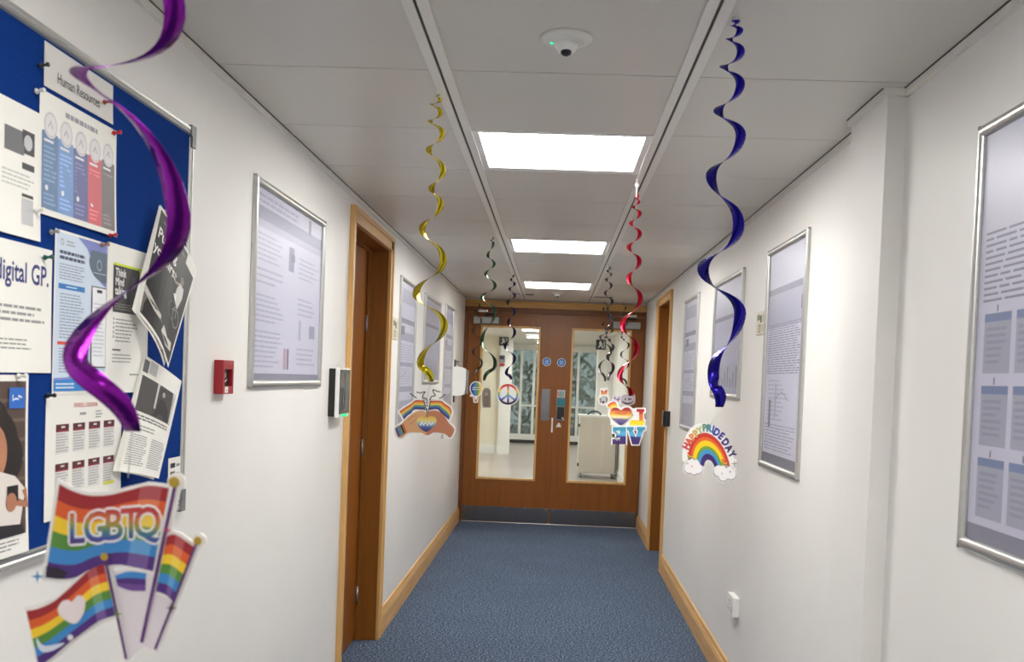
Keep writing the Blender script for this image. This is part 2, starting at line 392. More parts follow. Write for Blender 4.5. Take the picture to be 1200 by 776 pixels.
for d, x, z in ((dA, -.086, 1.633), (dB, .06, 1.63)):
    mb = MB(); h = -DY
    mb.slab([(x+.043*math.cos(2*PI*k/28), z+.043*math.sin(2*PI*k/28)) for k in range(28)], ink((206, 208, 214)), h, h+.002)
    mb.disc(x, z, .036, ink((28, 92, 176)), h+.0025)
    for q, w in ((.016, .034), (.004, .044), (-.008, .044), (-.02, .03)): mb.rect(x-w/2, x+w/2, z+q-.0032, z+q+.0032, ink((180, 205, 235)), h+.003)
    mb.build('safety_sign', d)['label'] = 'round blue door sign'
def closer(d, x0, x1, t0, t1, bright):
    mb = MB(); mb.box(x0, x1, DY-.06, DY, 1.987, 2.055, M['alu_d'], .006); mb.box(x1-.012 if bright < 0 else x0, x1 if bright < 0 else x0+.012, DY-.062, DY, 1.985, 2.057, M['black'], .003)
    c = mb.build('door_closer', d); mb = MB()
    mb.box(t0, t1, DY-.055, DY-.032, 2.103, 2.123, M['frame'], .003)
    e = t0 if bright < 0 else t1
    mb.box(min(e, e-bright*.09), max(e, e-bright*.09), DY-.058, DY-.03, 2.1, 2.126, M['chrome'], .003)
    mb.box((x0+x1)/2-.02, (x0+x1)/2+.1, DY-.05, DY-.038, 2.075, 2.09, M['black'], .003); mb.tube([((x0+x1)/2, DY-.04, 2.05), ((x0+x1)/2, DY-.04, 2.1)], .01, M['black'], 10)
    mb.build('closer_arm', c)
closer(dA, -.83, -.565, -.785, -.42, -1); closer(dB, .545, .825, .377, .785, 1)

# ---- lobby seen through the glass
LX0, LX1, LY1 = -3.0, 1.0, 22.3
mb = MB(); mb.box(LX0-.1, LX1+.15, DY+.02, LY1+.3, -.06, -.002, M['vinyl']); struct(mb.build('floor_lobby'), 'pale vinyl floor beyond the double doors')
mb = MB(); mb.box(LX0-.1, LX1+.15, DY+.12, LY1+.2, H+.0, H+.08, M['tile']); struct(mb.build('ceiling_lobby'), 'ceiling beyond the double doors')
mb = MB(); mb.box(LX1, LX1+.12, DY+.12, LY1+.1, 0, H, M['wall']); struct(mb.build('wall_lobby_right'), 'white wall beyond the right glass panel')
mb = MB(); mb.box(.73, LX1-.001, 17.0, 17.4, 0, H, M['wall']); struct(mb.build('pillar'), 'white pillar beyond the right glass panel')
mb = MB(); mb.box(LX1-.016, LX1, DY+.12, 17, 0, .14, M['white']); mb.box(.715, LX1-.016, 16.985, 17, 0, .14, M['white']); struct(mb.build('baseboard_lobby_right'), 'white skirting beyond the right glass panel')
mb = MB(); mb.box(LX0-.1, LX0, DY+.12, 18.9, 0, H, M['cream']); struct(mb.build('wall_lobby_left'), 'side wall beyond the double doors')
mb = MB(); mb.box(LX0, -1.05, 18.8, 18.92, 0, H, M['cream']); mb.box(-1.17, -1.05, 18.92, LY1+.1, 0, H, M['cream']); struct(mb.build('wall_lobby_end'), 'cream wall beyond the left glass panel')
mb = MB(); mb.box(-1.05, -.83, 18.7, 19.0, 0, H, M['wall']); struct(mb.build('pillar'), 'white pillar beyond the left glass panel')
mb = MB(); mb.box(LX0, -1.05, 18.78, 18.8, 0, .16, M['white']); mb.box(-1.06, -.82, 18.685, 18.7, 0, .16, M['white']); struct(mb.build('baseboard_lobby_left'), 'white skirting beyond the left glass panel')
mb = MB(); W = M['white']
mb.box(-1.05, LX1, LY1-.02, LY1+.08, .07, .2, W); mb.box(-1.05, LX1, LY1-.02, LY1+.08, 2.1, H, W); mb.box(-1.05, LX1, LY1-.04, LY1+.1, 0, .07, M['black'])
for a in (-1.05, -.79, -.5, .06, .5, .94): mb.box(a, a+.055, LY1-.02, LY1+.06, .2, 2.1, W)
mb.box(-.76, LX1, LY1-.01, LY1+.05, .83, .87, M['white2'])
wf = struct(mb.build('window_1'), 'glazed screen at the far end of the lobby')
mb = MB(); mb.box(-1.0, LX1, LY1+.02, LY1+.03, .2, 2.1, M['wglass']); mb.build('pane', wf)
# planting outside the far screen
leafm = [principled('leaf_%d' % k, c, .5) for k, c in enumerate(((112, 136, 112), (138, 156, 136), (160, 172, 156), (92, 112, 92)))]
mb = MB()
for k in range(1500):
    x = rnd.uniform(-2.6, 2.6); z = abs(rnd.gauss(1.3, .8)); y = rnd.uniform(24.6, 26); 
    if z > 2.3+.5*math.sin(x*3): continue
    c = Vector((x, y, z)); a = Vector((rnd.uniform(-1, 1), rnd.uniform(-1, 1), rnd.uniform(-1, 1))).normalized(); b = a.orthogonal().normalized(); l = rnd.uniform(.08, .17)
    mb.add([c-a*l, c+b*l*.4, c+a*l, c-b*l*.4], [(0, 1, 2, 3)], leafm[k % 4])
for x in (-1.2, -.3, .55, 1.3): mb.tube([(x, 25.3, -.05), (x+.05, 25.3, .7), (x-.03, 25.3, 1.6)], [.04, .03, .015], M['frame'], 8)
o = mb.build('hedge'); tag(o, 'leafy green planting outside the glazed screen beyond the doors', 'plants', kind='stuff')
mb = MB(); mb.box(-8, 8, LY1+.31, 32, -.1, -.05, principled('paving', (150, 150, 146), .9)); struct(mb.build('ground'), 'paving outside the far glazed screen')
# lobby furniture: white cabinet on castors
c0 = (.69, 14.75, 0)
root = tag(empty('mobile_cabinet', c0), 'white steel cabinet on castors standing beyond the right glass panel', 'cabinet')
w, hh, dp = .585, .92, .5; st = principled('white_steel', (216, 210, 200), .4)
mb = MB(); mb.box(-w/2, w/2, 0, dp, .075, hh, st, .006); mb.box(-w/2-.012, w/2+.012, -.015, dp+.01, hh, hh+.028, M['white'], .005); mb.build('body', root)
mb = MB(); mb.box(-w/2+.006, w/2-.006, -.018, -.001, .085, hh-.008, principled('door_steel', (208, 200, 188), .42), .003); dd = mb.build('door', root)
mb = MB(); mb.box(w/2-.03, w/2-.018, -.034, -.018, .1, .7, M['black'], .003); mb.build('handle', dd)
for z in (.2, hh-.13):
    mb = MB(); mb.box(-w/2-.012, -w/2+.012, -.03, -.012, z-.025, z+.025, M['black'], .003); mb.build('hinge', dd)
for a, b in ((-1, 0), (1, 0), (-1, 1), (1, 1)):
    mb = MB(); cx = a*(w/2-.05); cyy = .05 if not b else dp-.05
    mb.lathe([(.034, -.012), (.036, -.008), (.036, .008), (.034, .012)], M['grey'], (cx, cyy, .036), (1, 0, 0), 16)
    mb.box(cx-.02, cx+.02, cyy-.02, cyy+.02, .06, .076, M['alu'], .003); mb.box(cx-.019, cx-.014, cyy-.012, cyy+.012, .03, .066, M['alu']); mb.box(cx+.014, cx+.019, cyy-.012, cyy+.012, .03, .066, M['alu'])
    mb.build('castor', root)
mb = MB()
arc = [(.095*math.cos(PI*k/12)-.07, .12, hh+.03+.055*math.sin(PI*k/12)) for k in range(13)]
mb.tube(arc, .016, principled('dark_green_rubber', (44, 54, 50), .5), 8); o = mb.build('curved_handle', None, c0)
tag(o, 'small dark arch-shaped item lying on the white cabinet', 'handle')
# exit signs and wall panel
def exit_sign(px, py, Y, w, h, lbl):
    c = at(px, py, Y); root = tag(empty('exit_sign', c), lbl, 'sign', 'running man exit signs beyond the doors')
    mb = MB(); mb.box(-w/2, w/2, -.01, .02, -h/2, h/2, ink((26, 34, 34)), .003)
    wm = ink((222, 228, 224)); hh_ = .0105
    mb.disc(-.02*w/.3, h*.26, h*.09, wm, hh_); mb.line([(-.06*w/.3, h*.08), (.0, h*.14), (.045*w/.3, h*.02)], h*.1, wm, hh_)
    mb.line([(-.0, h*.12), (-.015, -h*.1), (-.075*w/.3, -h*.3)], h*.11, wm, hh_+.0003); mb.line([(-.01, -h*.06), (.04*w/.3, -h*.16), (.035*w/.3, -h*.36)], h*.1, wm, hh_+.0006)
    mb.rect(w*.22, w*.42, -h*.38, h*.38, ink((150, 166, 160)), hh_); mb.build('panel', root)
    mb = MB(); t = H-c.z-h/2
    for x in (-w*.35, w*.35): mb = MB(); mb.tube([(x, .005, h/2-.01), (x, .005, h/2+t)], .004, M['alu'], 8); mb.build('hanger', root)
exit_sign(590.5, 400, 17.6, .17, .16, 'exit sign seen through the left glass panel')
exit_sign(704.3, 404, 16.6, .17, .17, 'exit sign seen through the right glass panel')
c = at(588.3, 423, 18.69); root = tag(empty('wall_control_panel', c), 'small grey control unit on the white pillar beyond the doors', 'control panel')
mb = MB(); mb.box(-.055, .055, -.03, .008, -.02, .11, M['grey'], .004); mb.box(-.04, .04, -.034, -.03, .03, .09, M['black']); mb.build('housing', root)
mb = MB(); mb.box(-.05, .05, -.03, .008, -.1, -.045, M['red'], .004); mb.build('call_point', root)

# ================================================================== CEILING FITTINGS
def ceiling_light(y, x0, x1, lbl, lamp, l=.6, dz=0.0):
    root = tag(empty('ceiling_light', ((x0+x1)/2, y, H-dz)), lbl, 'light', 'square ceiling light panels')
    w = (x1-x0)/2; mb = MB(); b = .022
    for a0, a1, c0, c1 in ((-w, -w+b, -l/2, l/2), (w-b, w, -l/2, l/2), (-w+b, w-b, -l/2, -l/2+b), (-w+b, w-b, l/2-b-.03, l/2)):
        mb.box(a0, a1, c0, c1, -.002, .03, M['white'], .002)
    mb.build('frame', root)
    mb = MB(); mb.box(-w+b, w-b, -l/2+b, l/2-b-.03, .003, .011, lamp); mb.build('diffuser', root)
for n, lb in zip(lamps_n, ('ceiling light behind the viewer furthest from the doors', 'ceiling light just above and behind the viewer', 'large bright ceiling light panel nearest the viewer',
                           'ceiling light panel, middle of the three in the row', 'ceiling light panel closest to the double doors')):
    ceiling_light(TY+.6*n+.3, GL+.028, GR-.028, lb, M['lamp'], .59)
for y, x in ((12.2, -.2), (15.2, -.25), (17.8, -.25), (20.3, -.1), (12.2, -2), (15.2, -2.0)):
    r = ceiling_light(y, x-.3, x+.3, 'ceiling light panel in the lobby beyond the double doors', M['lamp2'], .59, .034)
def sensor(x, y, lbl, r=.06):
    root = tag(empty('ceiling_sensor', (x, y, H)), lbl, 'sensor', 'round ceiling sensors')
    mb = MB(); mb.lathe([(r, 0), (r, .004), (r*.9, .009), (r*.5, .014), (r*.46, .014)], M['white2'], (0, 0, 0), (0, 0, -1), 36); mb.build('base', root)
    mb = MB(); mb.lathe([(r*.46, .012), (r*.44, .022), (r*.34, .032), (r*.2, .037), (.002, .039)], M['white'], (0, 0, 0), (0, 0, -1), 28); mb.build('dome', root)
    mb = MB(); mb.lathe([(r*.22, .033), (r*.2, .04), (r*.1, .044), (.001, .045)], M['black'], (0, -.006, 0), (0, 0, -1), 20); mb.build('lens', root)
    mb = MB(); mb.box(-r*.62, -r*.5, -.004, .004, -.0155, -.009, emission('green_led', (90, 255, 190), 1.2)); mb.build('indicator_light', root)
    mb = MB(); mb.lathe([(.003, .008), (.003, .0125)], M['grey'], (r*.6, 0, 0), (0, 0, -1), 8); mb.build('screw', root)
sensor(-.004, 2.276, 'round white ceiling sensor with a green light, nearest the viewer')
sensor(-.006, 8.86, 'small round white ceiling sensor close to the double doors', .055)

# ================================================================== WALL THINGS
def on_left(y, z, e=0.0): return (XL-e, y, z), PI/2
def on_right(y, z): return (XR, y, z), -PI/2

# ---- notice board: local x runs away from the viewer, front is local -y
NY0, NY1, NZ0, NZ1 = 1.17, 2.386, 1.099, 2.034
(loc, rz) = on_left(NY0, NZ0); NW, NH = NY1-NY0, NZ1-NZ0
board = tag(empty('notice_board', loc, rz), 'large blue felt notice board with silver frame on the left wall', 'notice board')
mb = MB(); mb.box(.008, NW-.008, -.012, 0, .008, NH-.008, M['felt']); mb.build('felt_panel', board)
def mitred(mb, w, h, prof, m):
    n = len(prof); v = []; f = []
    for d, y in prof: v += [(d, -y, d), (w-d, -y, d), (w-d, -y, h-d), (d, -y, h-d)]
    for i in range(n-1):
        for k in range(4): f.append((i*4+k, i*4+(k+1) % 4, (i+1)*4+(k+1) % 4, (i+1)*4+k))
    mb.add(v, f, m)
mb = MB(); mitred(mb, NW, NH, [(0, 0), (0, .014), (.003, .018), (.009, .018), (.012, .016), (.018, .017), (.021, .013), (.021, .011)], M['alu']); mb.build('frame', board)
for x, z in ((0, 0), (NW, 0), (0, NH), (NW, NH)):
    mb = MB(); sx, sz = (1 if x == 0 else -1), (1 if z == 0 else -1)
    mb.slab([(x-sx*.003, z-sz*.003), (x+sx*.026, z-sz*.003), (x+sx*.026, z+sz*.02), (x+sx*.02, z+sz*.026), (x+sx*.02, z+sz*.05), (x-sx*.003, z+sz*.05)], M['grey'], .0, .0205); mb.build('corner_cap', board)
FB = XL+.0125                       # face of the felt
def pinned(name, y0, y1, z0, z1, draw, label, paper=None, curl=.004, h0=.001, cat='notice'):
    mb = MB(); w, h = y1-y0, z1-z0
    mb.map = lambda x, y, z: (x, y-h0-curl*((1-z/h)**2)*(.4+.6*x/w), z)
    mb.rect(0, w, 0, h, paper or M['paper'], 0, 6, 6); draw(mb, w, h)
    o = mb.build(name, None, (FB, y0, z0), PI/2)
    md = o.modifiers.new('thickness', 'SOLIDIFY') if False else None
    return tag(o, label, cat, 'papers pinned to the blue notice board')
K = ink((38, 38, 42)); G1 = ink((150, 150, 152)); G2 = ink((190, 190, 192)); G3 = ink((96, 96, 100)); E1 = .0004
def d_hr(mb, w, h):
    mb.rect(.0, w, 0, h, M['lam'], E1, 3, 3)
    mb.text('Human Resources', ink((40, 38, 40)), w*.165, h*.22, .0275, 2*E1, 0, .8, .008)
pinned('title_card', 1.686, 1.95, 1.931, 2.008, d_hr, 'laminated Human Resources title card at the top of the board', curl=.002, cat='sign')
def d_cols(mb, w, h):
    cs = ((92, 122, 160), (112, 148, 200), (92, 96, 148), (204, 84, 96), (108, 100, 102)); n = 5; m = w*.03; cw = (w-2*m)/n
    words(mb, w*.3, w*.72, h*.93, h*.86, 1, ink((150, 146, 156)), E1, .6, 3, 0)
    for i, c in enumerate(cs):
        x0 = m+i*cw; zt = h*.66+h*.015*math.cos(i*1.3)
        pts = [(x0, h*.05), (x0+cw, h*.05), (x0+cw, zt)] + [(x0+cw*(1-k/10), zt+h*.03*math.sin(PI*k/10)) for k in range(1, 10)] + [(x0, zt)]
        mb.poly(pts, ink(c), E1); mb.disc(x0+cw*.5, zt+h*.07, cw*.42, ink((224, 220, 222)), 2*E1); mb.ring(x0+cw*.5, zt+h*.07, cw*.34, cw*.38, ink((190, 186, 192)), 3*E1)
        mb.line([(x0+cw*.36, zt+h*.05), (x0+cw*.5, zt+h*.1), (x0+cw*.62, zt+h*.045)], .003, ink((160, 158, 165)), 3*E1)
        lc = tuple(min(255, v+46) for v in c)
        mb.rect(x0+cw*.12, x0+cw*.7, zt-h*.075, zt-h*.055, ink((225, 225, 232)), 2*E1)
        words(mb, x0+cw*.12, x0+cw*.9, zt-h*.1, h*.27, 8, ink(lc), 2*E1, .4, i, .3); mb.disc(x0+cw*.3, h*.225, cw*.09, ink((228, 230, 236)), 2*E1)
        words(mb, x0+cw*.12, x0+cw*.9, h*.19, h*.08, 3, ink(lc), 2*E1, .4, i+9, .4)
pinned('infographic_poster', 1.675, 1.972, 1.709, 1.923, d_cols, 'poster with five coloured columns under the title card', curl=.006)
def d_top(mb, w, h):
    for x, z, c in ((.62, .62, G3), (.8, .64, K)): mb.rect(w*x, w*(x+.2 if x < .7 else x+.13), h*z, h*(z+.18), c, E1)
    mb.rect(w*.8, w*.93, h*.52, h*.57, K, E1); words(mb, w*.6, w*.93, h*.49, h*.36, 4, G2, E1, .4, 5); mb.rect(w*.8, w*.92, h*.31, h*.335, K, E1); mb.rect(w*.8, w*.92, h*.1, h*.3, G2, 1.2*E1)
    mb.disc(w*.86, h*.73, h*.06, G2, 2*E1); words(mb, w*.1, w*.55, h*.8, h*.15, 12, G2, E1, .4, 6)
pinned('photo_notice', 1.385, 1.682, 1.659, 1.879, d_top, 'white sheet with grey photos cut off by the upper left picture edge')
def d_gp(mb, w, h):
    mb.text('digital GP.', ink((44, 50, 120)), w*.965, h*.70, .049, E1, 0, .84, .016, align='RIGHT')
    words(mb, w*.3, w*.92, h*.53, h*.38, 3, G1, E1, .42, 8, .3); words(mb, w*.3, w*.78, h*.27, h*.17, 3, G1, E1, .36, 9, .2)
pinned('digital_gp_notice', 1.436, 1.731, 1.431, 1.65, d_gp, 'white landscape sheet headed digital GP at the left picture edge', curl=.003)
def d_person(mb, w, h):
    W0 = w*.04
    mb.rect(W0, w-W0, h*.11, h*.965, ink((84, 66, 60)), E1, 3, 4)
    for k in range(6): mb.rect(w*.5, w-W0, h*(.3+.11*k), h*(.3+.11*k)+.006, ink((110, 92, 84)), 1.5*E1)
    for cx, cz, r in ((.58, .62, .27), (.42, .6, .25), (.72, .55, .2), (.5, .72, .22)): mb.disc(w*cx, h*cz, w*r, ink((30, 22, 20)), 2*E1)
    mb.disc(w*.52, h*.58, w*.17, ink((186, 126, 96)), 3*E1, 24, w*.22); mb.rect(w*.44, w*.6, h*.42, h*.52, ink((176, 116, 88)), 3*E1)
    mb.poly([(w*.14, h*.18), (w*.86, h*.15), (w*.95, h*.36), (w*.8, h*.44), (w*.6, h*.475), (w*.44, h*.475), (w*.2, h*.42)], ink((226, 218, 212)), 4*E1)
    mb.poly([(w*.1, h*.112), (w*.92, h*.112), (w*.9, h*.165), (w*.3, h*.2)], ink((34, 32, 38)), 5*E1)
    mb.line([(w*.5, h*.6), (w*.57, h*.585)], .003, ink((70, 34, 30)), 4*E1); mb.line([(w*.46, h*.53), (w*.52, h*.518), (w*.58, h*.535)], .004, ink((240, 230, 226)), 4*E1)
    mb.line([(w*.93, h*.36), (w*.97, h*.27), (w*.8, h*.3)], .014, ink((176, 118, 90)), 5*E1); mb.rect(w*.68, w*.84, h*.3, h*.39, ink((28, 26, 30)), 6*E1); mb.disc(w*.74, h*.3, w*.075, ink((176, 118, 90)), 6.5*E1)
    mb.rect(w*.7, w*.93, h*.815, h*.93, ink((40, 106, 196)), 6*E1); mb.line([(w*.75, h*.89), (w*.75, h*.86), (w*.79, h*.87), (w*.83, h*.865), (w*.83, h*.885), (w*.88, h*.875)], .003, ink((235, 240, 250)), 7*E1)
    words(mb, w*.12, w*.9, h*.095, h*.03, 3, G1, E1, .4, 4)
pinned('portrait_poster', 1.452, 1.662, 1.122, 1.427, d_person, 'poster of a person in white holding a phone, bottom left of board', curl=.008)
def d_app(mb, w, h):
    mb.rect(.004, w-.004, h*.02, h*.985, ink((206, 220, 238)), E1, 3, 6)
    mb.poly([(w*.4, h*.985), (w*.982, h*.985), (w*.982, h*.7), (w*.86, h*.73), (w*.72, h*.83), (w*.58, h*.93)], ink((122, 132, 200)), 2*E1)
    mb.poly([(w*.62+w*.36*(1-math.cos(t*PI/24)) if t < 13 else w*.982, h*.86-h*.13*math.sin(t*PI/24)) for t in range(0, 13)] + [(w*.982, h*.93), (w*.66, h*.93)], ink((84, 102, 122)), 3*E1)
    mb.ring(w*.82, h*.84, .008, .011, ink((150, 166, 186)), 4*E1); mb.rect(w*.7, w*.95, h*.785, h*.79, ink((180, 190, 205)), 4*E1)
    mb.ring(w*.12, h*.93, .004, .006, G1, 2*E1); words(mb, w*.2, w*.36, h*.95, h*.91, 2, G1, 2*E1, .4, 2)
    words(mb, w*.08, w*.56, h*.885, h*.82, 2, ink((60, 70, 96)), 2*E1, .6, 3, .2); words(mb, w*.08, w*.56, h*.805, h*.7, 6, ink((140, 150, 168)), 2*E1, .4, 4)
    mb.rect(w*.07, w*.55, h*.645, h*.678, ink((30, 118, 190)), 2*E1); mb.rect(w*.2, w*.4, h*.658, h*.666, ink((190, 220, 240)), 3*E1)
    words(mb, w*.1, w*.56, h*.625, h*.34, 15, ink((148, 158, 176)), 2*E1, .4, 6); mb.rect(w*.07, w*.42, h*.305, h*.325, ink((214, 76, 66)), 2*E1)
    words(mb, w*.1, w*.56, h*.29, h*.13, 9, ink((148, 158, 176)), 2*E1, .4, 7)
    x0, x1, z0, z1 = w*.68, w*1.0-.005, h*.17, h*.7
    mb.rect(x0, x1, z0, z1, K, 4*E1, 1, 3); mb.rect(x0+.002, x1-.002, z0+.002, z1-.002, ink((238, 240, 244)), 5*E1, 1, 3); mb.rect(x0+.02, x1-.02, z1-.012, z1-.006, K, 6*E1)
    words(mb, x0+.008, x1-.008, z1-.03, z0+.02, 14, ink((200, 204, 212)), 6*E1, .35, 8)
    mb.poly([(w*.02, h*.1), (w*.25, h*.105), (w*.5, h*.15), (w*.75, h*.14), (w*.982, h*.1), (w*.982, h*.02), (w*.02, h*.02)], ink((128, 136, 206)), 2*E1)
    mb.poly([(w*.02, h*.085), (w*.5, h*.1), (w*.78, h*.02), (w*.02, h*.02)], ink((34, 128, 206)), 3*E1); words(mb, w*.05, w*.4, h*.075, h*.03, 2, ink((210, 230, 246)), 4*E1, .5, 3, .3); mb.rect(w*.78, w*.92, h*.03, h*.085, ink((70, 74, 130)), 4*E1)
pinned('app_leaflet', 1.739, 1.947, 1.392, 1.692, d_app, 'pale blue leaflet with a phone drawing, left of the yellow-edged sheet', curl=.003)
def d_think(mb, w, h):
    x0, x1, z0, z1 = w*.13, w*.93, h*.545, h*.86
    mb.rect(x0, x1, z0, z1, ink((48, 46, 48)), E1, 2, 3); mb.rect(x0, x1, z1, z1+.005, ink((206, 218, 40)), E1)
    mb.poly([(w*.5, z0), (w*.74, z0), (w*.7, z1-.01), (w*.56, z1-.02)], ink((72, 70, 72)), 2*E1); mb.rect(w*.74, w*.9, z0, h*.72, ink((74, 74, 80)), 2*E1); mb.rect(w*.8, w*.85, h*.7, h*.75, K, 2.5*E1)
    mb.rect(w*.74, w*.92, h*.735, h*.868, ink((216, 226, 30)), 3*E1); mb.rect(w*.81, w*.85, h*.79, h*.82, ink((60, 60, 30)), 4*E1); words(mb, w*.77, w*.9, h*.785, h*.75, 2, ink((130, 136, 30)), 4*E1, .5, 2)
    for q, (t, s) in enumerate((('Think', .74), ('Mind', .7), ('talking', .7))): mb.text(t, ink((236, 234, 232)), x0+.008, h*(.79-.062*q), .023, 3*E1, 0, s*1.25, .03)
    words(mb, x0+.008, w*.6, h*.61, h*.56, 3, ink((150, 148, 148)), 3*E1, .3, 5, .2)
    words(mb, w*.2, w*.86, h*.51, h*.34, 7, G1, E1, .35, 6, .5); mb.rect(w*.14, w*.33, h*.285, h*.297, G3, E1); words(mb, w*.14, w*.6, h*.27, h*.2, 3, G1, E1, .35, 7, .2); words(mb, w*.55, w*.85, h*.135, h*.115, 1, G1, E1, .5, 8, 0)
    for q in range(5): mb.disc(w*.16, h*(.5-.03*q), .003, G1, E1)
pinned('yellow_edged_notice', 1.948, 2.148, 1.392, 1.697, d_think, 'white sheet with a dark picture and yellow label, right of the pale blue leaflet', curl=.004)
def d_cal(mb, w, h):
    mb.text('PAYROLL CALENDAR', ink((206, 96, 106)), w*.33, h*.885, .0125, E1, .0, .8, .004); words(mb, w*.41, w*.49, h*.845, h*.815, 1, G1, E1, .7, 1, 0); words(mb, w*.62, w*.72, h*.855, h*.78, 3, G1, E1, .4, 2)
    for r in range(2):
        for q in range(4):
            x0 = w*(.12+.205*q); x1 = x0+w*.155; zt = h*(.755-.315*r)
            mb.rect(x0, x1, zt-h*.05, zt, ink((88, 26, 40)), E1); mb.rect(x0, x1, zt-h*.062, zt-h*.05, ink((150, 40, 60)), E1); mb.rect(x0+w*.06, x1-w*.05, zt-h*.03, zt-h*.015, ink((225, 210, 214)), 2*E1)
            mb.rect(x0, x1, zt-h*.235, zt-h*.062, ink((226, 224, 222)), E1); words(mb, x0+.001, x1-.001, zt-h*.068, zt-h*.225, 7, ink((176, 174, 174)), 2*E1, .45, q+r*5, .3)
            if r == 1 and q == 3: mb.rect(x0, x1, zt-h*.25, zt-h*.222, ink((226, 226, 90)), 3*E1)
pinned('payroll_calendar', 1.722, 2.03, 1.162, 1.393, d_cal, 'white payroll calendar with two rows of red-headed months', curl=.004, cat='calendar')
def d_small(mb, w, h):
    for q in range(3): mb.rect(w*.15, w*.5, h*(.2+.25*q), h*(.34+.25*q), K, E1); mb.rect(w*.6, w*.85, h*(.22+.25*q), h*(.3+.25*q), G1, E1)
pinned('small_slip', 2.29, 2.372, 1.15, 1.232, d_small, 'small white slip with black marks at the lower right of the board', curl=.002)
# two leaflets that have slipped and curl away from the board
def hanging(name, corners, bulge, draw, label, w=.21, h=.297, back=True):
    (tl, tr, br, bl) = [at_x(px, py, XL+d) for px, py, d in corners]
    org = (tl+tr+br+bl)/4; nrm = (tr-tl).cross(bl-tl).normalized()
    if nrm.x < 0: nrm = -nrm
    def mp(x, y, z):
        u, v = x/w, 1-z/h
        p = (tl*(1-u)+tr*u)*(1-v) + (bl*(1-u)+br*u)*v
        return p - org + nrm*(bulge*math.sin(PI*u)*(.3+.7*v) - y)
    mb = MB(); mb.map = mp; mb.rect(0, w, 0, h, M['paper'], 0, 10, 10)
    if back:
        mb.map = lambda x, y, z: mp(x-.012*(1-z/h), y, z-.004*x/w)-nrm*(.003+.004*(1-z/h)); mb.rect(0, w, 0, h, M['paper'], 0, 10, 10); mb.map = mp
    draw(mb, w, h); o = mb.build(name, None, org); return tag(o, label, 'leaflet', 'papers pinned to the blue notice board')
def at_x(px, py, X):
    d = RA*((px-CX)/FPX) - UA*((py-CY)/FPX) + FA
    return EYE + d*((X-EYE.x)/d.x)
def d_put(mb, w, h):
    b = .007; mb.rect(b, w-b, b, h-b, ink((54, 52, 52)), E1, 10, 10)
    mb.rect(w*.72, w-b, h*.88, h-b, ink((235, 233, 228)), 2*E1, 3, 2)
    wt = ink((238, 236, 232)); mb.text('Putting', wt, w*.06, h*.74, .04, 3*E1, 0, .86, .022); mb.text('you first', wt, w*.04, h*.6, .04, 3*E1, 0, .86, .022); mb.rect(w*.12, w*.66, h*.905, h*.912, G1, 3*E1, 6)
    mb.poly([(b, b), (w-b, b), (w-b, h*.12), (w*.7, h*.13), (w*.5, h*.16), (w*.45, h*.2), (w*.3, h*.21), (b, h*.27)], ink((112, 108, 104)), 2*E1)
    mb.poly([(b, h*.21), (w*.28, h*.16), (w*.45, h*.16), (w*.45, h*.2), (w*.3, h*.215), (b, h*.27)], ink((196, 192, 186)), 3*E1); mb.poly([(w*.52, h*.1), (w*.72, h*.06), (w*.9, h*.1), (w*.86, h*.16), (w*.7, h*.13), (w*.56, h*.17)], ink((205, 202, 198)), 3*E1)
    mb.disc(w*.74, h*.7, .011, ink((120, 112, 106)), 3*E1); mb.poly([(w*.64, h*.48), (w*.78, h*.44), (w*.84, h*.58), (w*.82, h*.665), (w*.7, h*.66), (w*.66, h*.58)], ink((206, 204, 200)), 3*E1)
    mb.poly([(w*.6, h*.5), (w*.7, h*.46), (w*.68, h*.53)], wt, 4*E1); mb.line([(w*.7, h*.64), (w*.58, h*.6), (w*.55, h*.66)], .008, ink((150, 140, 132)), 4*E1)
    mb.ring(w*.8, h*.36, .02, .0225, G1, 3*E1); mb.ring(w*.66, h*.37, .02, .0225, G3, 3*E1); mb.line([(w*.66, h*.37), (w*.74, h*.45), (w*.8, h*.36)], .003, G1, 4*E1)
hanging('putting_you_first_leaflet', ((188, 240, .03), (231, 316, .075), (197, 431, .085), (161, 366, .036)), .012, d_put, 'black Putting you first leaflet hanging crooked off the board edge')
def d_leaf2(mb, w, h):
    mb.rect(w*.02, w*.14, h*.86, h*.97, G3, E1); mb.rect(w*.16, w*.34, h*.87, h*.985, G2, E1, 3)
    mb.rect(w*.04, w*.93, h*.52, h*.83, ink((74, 72, 72)), E1, 10, 4); mb.poly([(w*.42, h*.6), (w*.93, h*.52), (w*.93, h*.83), (w*.42, h*.83)], ink((210, 208, 206)), 2*E1)
    mb.disc(w*.6, h*.76, .013, ink((60, 58, 58)), 3*E1); mb.poly([(w*.42, h*.53), (w*.86, h*.53), (w*.8, h*.63), (w*.66, h*.71), (w*.54, h*.7)], ink((52, 50, 52)), 3*E1); mb.disc(w*.6, h*.755, .008, ink((176, 172, 170)), 4*E1)
    mb.line([(w*.87, h*.7), (w*.88, h*.79)], .004, G1, 3*E1)
    words(mb, w*.06, w*.9, h*.5, h*.45, 2, G3, E1, .5, 3, .1); words(mb, w*.05, w*.6, h*.42, h*.36, 2, G1, E1, .4, 4)
    words(mb, w*.06, w*.46, h*.33, h*.06, 14, G1, E1, .45, 5, .15); words(mb, w*.54, w*.94, h*.33, h*.06, 14, G1, E1, .45, 6, .15)
hanging('news_leaflet', ((170, 416, .02), (213, 447, .05), (186, 561, .06), (139, 552, .03)), .008, d_leaf2, 'white leaflet with a grey photo hanging crooked below the black leaflet')
